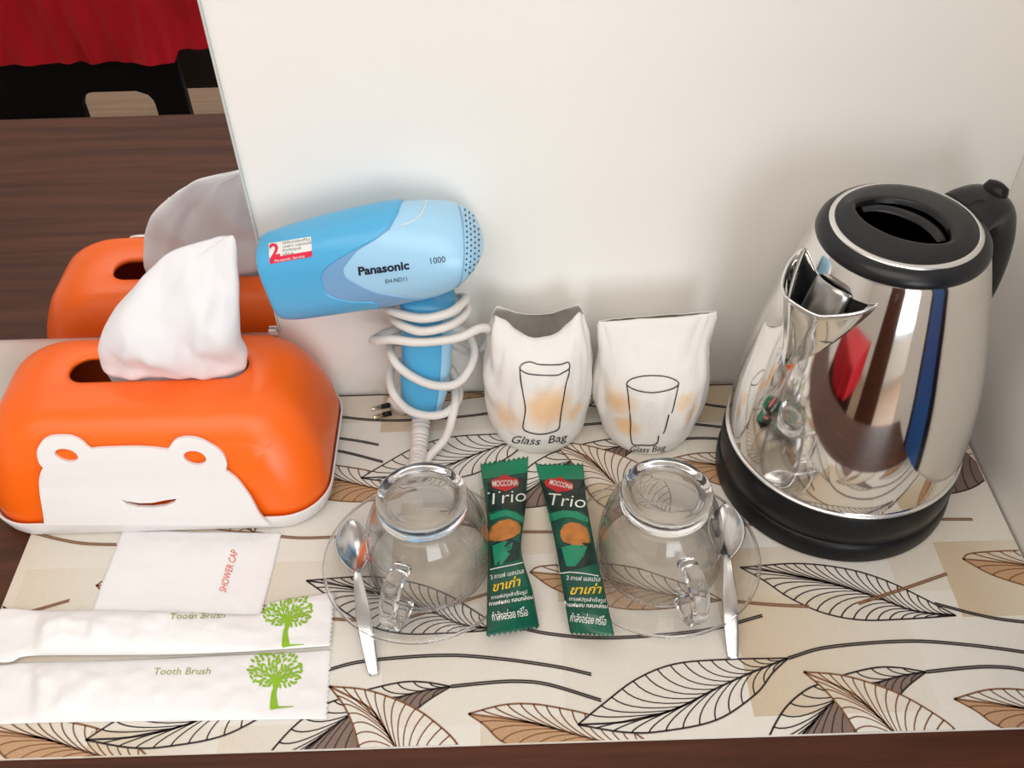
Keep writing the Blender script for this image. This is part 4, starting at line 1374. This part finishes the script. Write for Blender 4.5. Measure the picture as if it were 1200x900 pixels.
kpc = catmull([Vector((a, b, 0)) for a, b in kp], 5)
def kr(z):
    for a, b in zip(kpc, kpc[1:]):
        if a.y <= z <= b.y:
            return a.x + (b.x-a.x)*(z-a.y)/max(1e-9, b.y-a.y)
    return kpc[-1].x if z > kpc[-1].y else kpc[0].x
v, f = lathe([(p.x, p.y) for p in kpc], KC, 160, False, True)
mk('body', v, f, M['steel'], kt)
# pouring spout: V-shaped beak standing out of the body
SA = math.radians(207)
SW = math.radians(35)
def kpt(az, z, r):
    return Vector((KX + r*math.cos(az), KY + r*math.sin(az), z))
def spout():
    zb, ns, na = 0.1370, 22, 32
    rings = []
    for i in range(ns+1):
        t = i/ns
        row = []
        for j in range(na+1):
            s = -1 + 2*j/na
            az = SA + SW*(t**0.85)*s - 0.03*(1-t)
            edge = 1-abs(s)
            ztop = 0.1900 + 0.0055*max(0, 1-abs(s)*3.0)**1.3 + 0.0075*max(0, (abs(s)-0.35)/0.65)
            z = zb + (ztop-zb)*t
            body = kr(z)
            beak = 0.0245*(t**1.25)*max(0, 1-abs(s))**0.80*(1 + 0.10*max(0, 1-abs(s)*4)) * (0.92 if t < 1 else 1.0)
            row.append(kpt(az, z, body + 0.0006 + beak))
        rings.append(row)
    V = [p for r in rings for p in r]
    Fc = []
    for i in range(ns):
        for j in range(na):
            a = i*(na+1)+j
            Fc.append((a, a+1, a+na+2, a+na+1))
    return V, Fc, rings
v, f, srings = spout()
mk('spout', v, f, M['steel'], kt, solid=0.0010)
# rolled rim bead of the spout
v, f = tube(catmull(srings[-1][::2], 3), 0.00085, 8)
mk('spout_rim', v, f, M['silver_ring'], kt)
# dark opening behind the beak: recessed filter strip in the body
V_, F_ = [], []
for i in range(9):
    z = 0.170 + 0.026*i/8
    for j in range(15):
        az = SA + SW*0.86*(-1+2*j/14)*(0.55+0.45*i/8)
        V_.append(kpt(az, z, kr(z)+0.0004))
for i in range(8):
    for j in range(14):
        a = i*15+j
        F_.append((a, a+1, a+16, a+15))
mk('spout_opening', V_, F_, M['black_plastic'], kt)
V_, F_ = [], []
for i in range(9):
    z = 0.168 + 0.033*i/8
    for j in range(15):
        s = -1+2*j/14
        V_.append(kpt(SA + 0.10 + 0.24*s, z - (0.004*s**4 if i == 8 else 0), kr(z)+0.0010 + 0.0052*(1-abs(s)**3)))
for i in range(8):
    for j in range(14):
        a = i*15+j
        F_.append((a, a+1, a+16, a+15))
mk('spout_filter', V_, F_, M['steel_inner'], kt, solid=0.0006)
# lid
v, f = lathe([(0.030, 0.2085), (0.0488, 0.2085), (0.0494, 0.2100), (0.0486, 0.2130), (0.0462, 0.2160), (0.0432, 0.2174), (0.030, 0.2174)], KC, 96)
mk('lid_collar', v, f, M['lid_plastic'], kt)
v, f = lathe([(0.036, 0.2172), (0.0430, 0.2172), (0.0428, 0.2182), (0.0402, 0.2192), (0.0395, 0.2186), (0.036, 0.2180)], KC, 96)
mk('lid_ring', v, f, M['silver_ring'], kt)
def lid():
    n = 96
    LA = math.radians(-42)
    rings = []
    for r, z in ((0.0400, 0.2180), (0.0398, 0.2192), (0.0385, 0.2199), (0.0340, 0.2209)):
        rings.append([kpt(2*PI*j/n, z, r) for j in range(n)])
    def lens(k, z, dz=0.0):
        out = []
        for j in range(n):
            a = 2*PI*j/n - LA
            c, s = math.cos(a), math.sin(a)
            x = 0.0290*k*c
            # back side bulges more than the front side
            y = (0.0225 if s > 0 else 0.0165)*k*math.copysign(abs(s)**1.3, s)
            X = x*math.cos(LA) - y*math.sin(LA)
            Y = x*math.sin(LA) + y*math.cos(LA)
            out.append(Vector((KX + X - 0.0035, KY + Y - 0.002, z)))
        return out
    rings += [lens(1.10, 0.2215), lens(1.03, 0.2216), lens(0.98, 0.2208), lens(0.93, 0.2110), lens(0.80, 0.2095), lens(0.3, 0.2093)]
    return loft(rings, True, True)
v, f = lid()
mk('lid', v, f, M['lid_plastic'], kt, sharp=50)
# finger grip arching inside the recess
def lens_pt(x, y, z):
    LA = math.radians(-42)
    return Vector((KX - 0.0035 + 1.12*x*math.cos(LA) - 1.3*y*math.sin(LA), KY - 0.002 + 1.12*x*math.sin(LA) + 1.3*y*math.cos(LA), z))
gp = catmull([lens_pt(x, y, z) for x, y, z in ((-0.0225, 0.0015, 0.2165), (-0.016, 0.0070, 0.2172), (-0.006, 0.0095, 0.2176), (0.006, 0.0090, 0.2176), (0.015, 0.0055, 0.2172), (0.0215, 0.0005, 0.2165))], 6)
v, f = sweep(gp, lambda i, t: circ(0.0022, 10, 0.0042), (0, 0, 1))
mk('lid_grip', v, f, M['lid_plastic'], kt)
# handle
HA = math.radians(26)
hd_ = Vector((math.cos(HA), math.sin(HA), 0))
hs_ = Vector((-math.sin(HA), math.cos(HA), 0))
kc = Vector((KX, KY, 0))
hp = catmull([kc + hd_*r + Vector((0, 0, z)) for r, z in ((0.0400, 0.2060), (0.0490, 0.2090), (0.0570, 0.2105), (0.0660, 0.2090), (0.0735, 0.2020), (0.0800, 0.1900), (0.0855, 0.1750), (0.0895, 0.1590), (0.0915, 0.1430), (0.0915, 0.1270), (0.0890, 0.1130), (0.0855, 0.1030))], 6)
def hsec(i, t):
    w = interp([(0, 0.0205), (0.12, 0.0185), (0.3, 0.0155), (0.5, 0.0140), (0.75, 0.0110), (0.92, 0.0070), (1, 0.0050)], t)
    h = interp([(0, 0.0060), (0.15, 0.0085), (0.3, 0.0110), (0.5, 0.0100), (0.75, 0.0070), (0.92, 0.0045), (1, 0.0035)], t)
    return [(w*math.copysign(abs(math.cos(a))**0.8, math.cos(a)), h*math.copysign(abs(math.sin(a))**0.8, math.sin(a))) for a in (2*PI*k/28 for k in range(28))]
v, f = sweep(hp, hsec, hs_)
kh = mk('kettle_handle', v, f, M['lid_plastic'], kt)
v, f = stroke_vf([(1097, 222.5), (1115, 229), (1133, 240), (1143, 236.5), (1153, 234.5)], 1.3)
decal('hinge_seam', v, f, bvh_of(kh), M['black_plastic'], kt)
# lid release button
bp = kc + hd_*0.0690 + Vector((0, 0, 0.2150))
bt = (hd_*0.35 + Vector((0, 0, 1))).normalized()
v, f = sweep([bp + bt*d for d in (0, 0.004, 0.0075, 0.0088)], lambda i, t: circ((0.0082, 0.0082, 0.0068, 0.003)[i], 24, (0.0062, 0.0062, 0.0050, 0.002)[i]), hs_)
mk('lid_button', v, f, M['black_plastic'], kt)

# ================================================================== ADDED CABINET BEHIND THE CAMERA (unseen, gives the kettle its dark band)
wr_ = thing('wardrobe', 'tall dark brown wardrobe mirrored in the polished steel kettle', 'wardrobe', (-0.20, -2.45, ZF))
box('carcass', (-0.50, -2.70, ZF+0.0005), (0.10, -2.20, 1.25), M['desk'], wr_)
for x0, x1 in ((-0.497, -0.2025), (-0.1975, 0.097)):
    d_ = box('door', (x0, -2.199, ZF+0.05), (x1, -2.180, 1.24), M['desk'], wr_, bevel=0.002)
    xm = x1-0.03 if x1 < -0.1 else x0+0.03
    box('door_handle', (xm-0.006, -2.1795, 0.1), (xm+0.006, -2.160, 0.3), M['silver_ring'], d_, bevel=0.002)
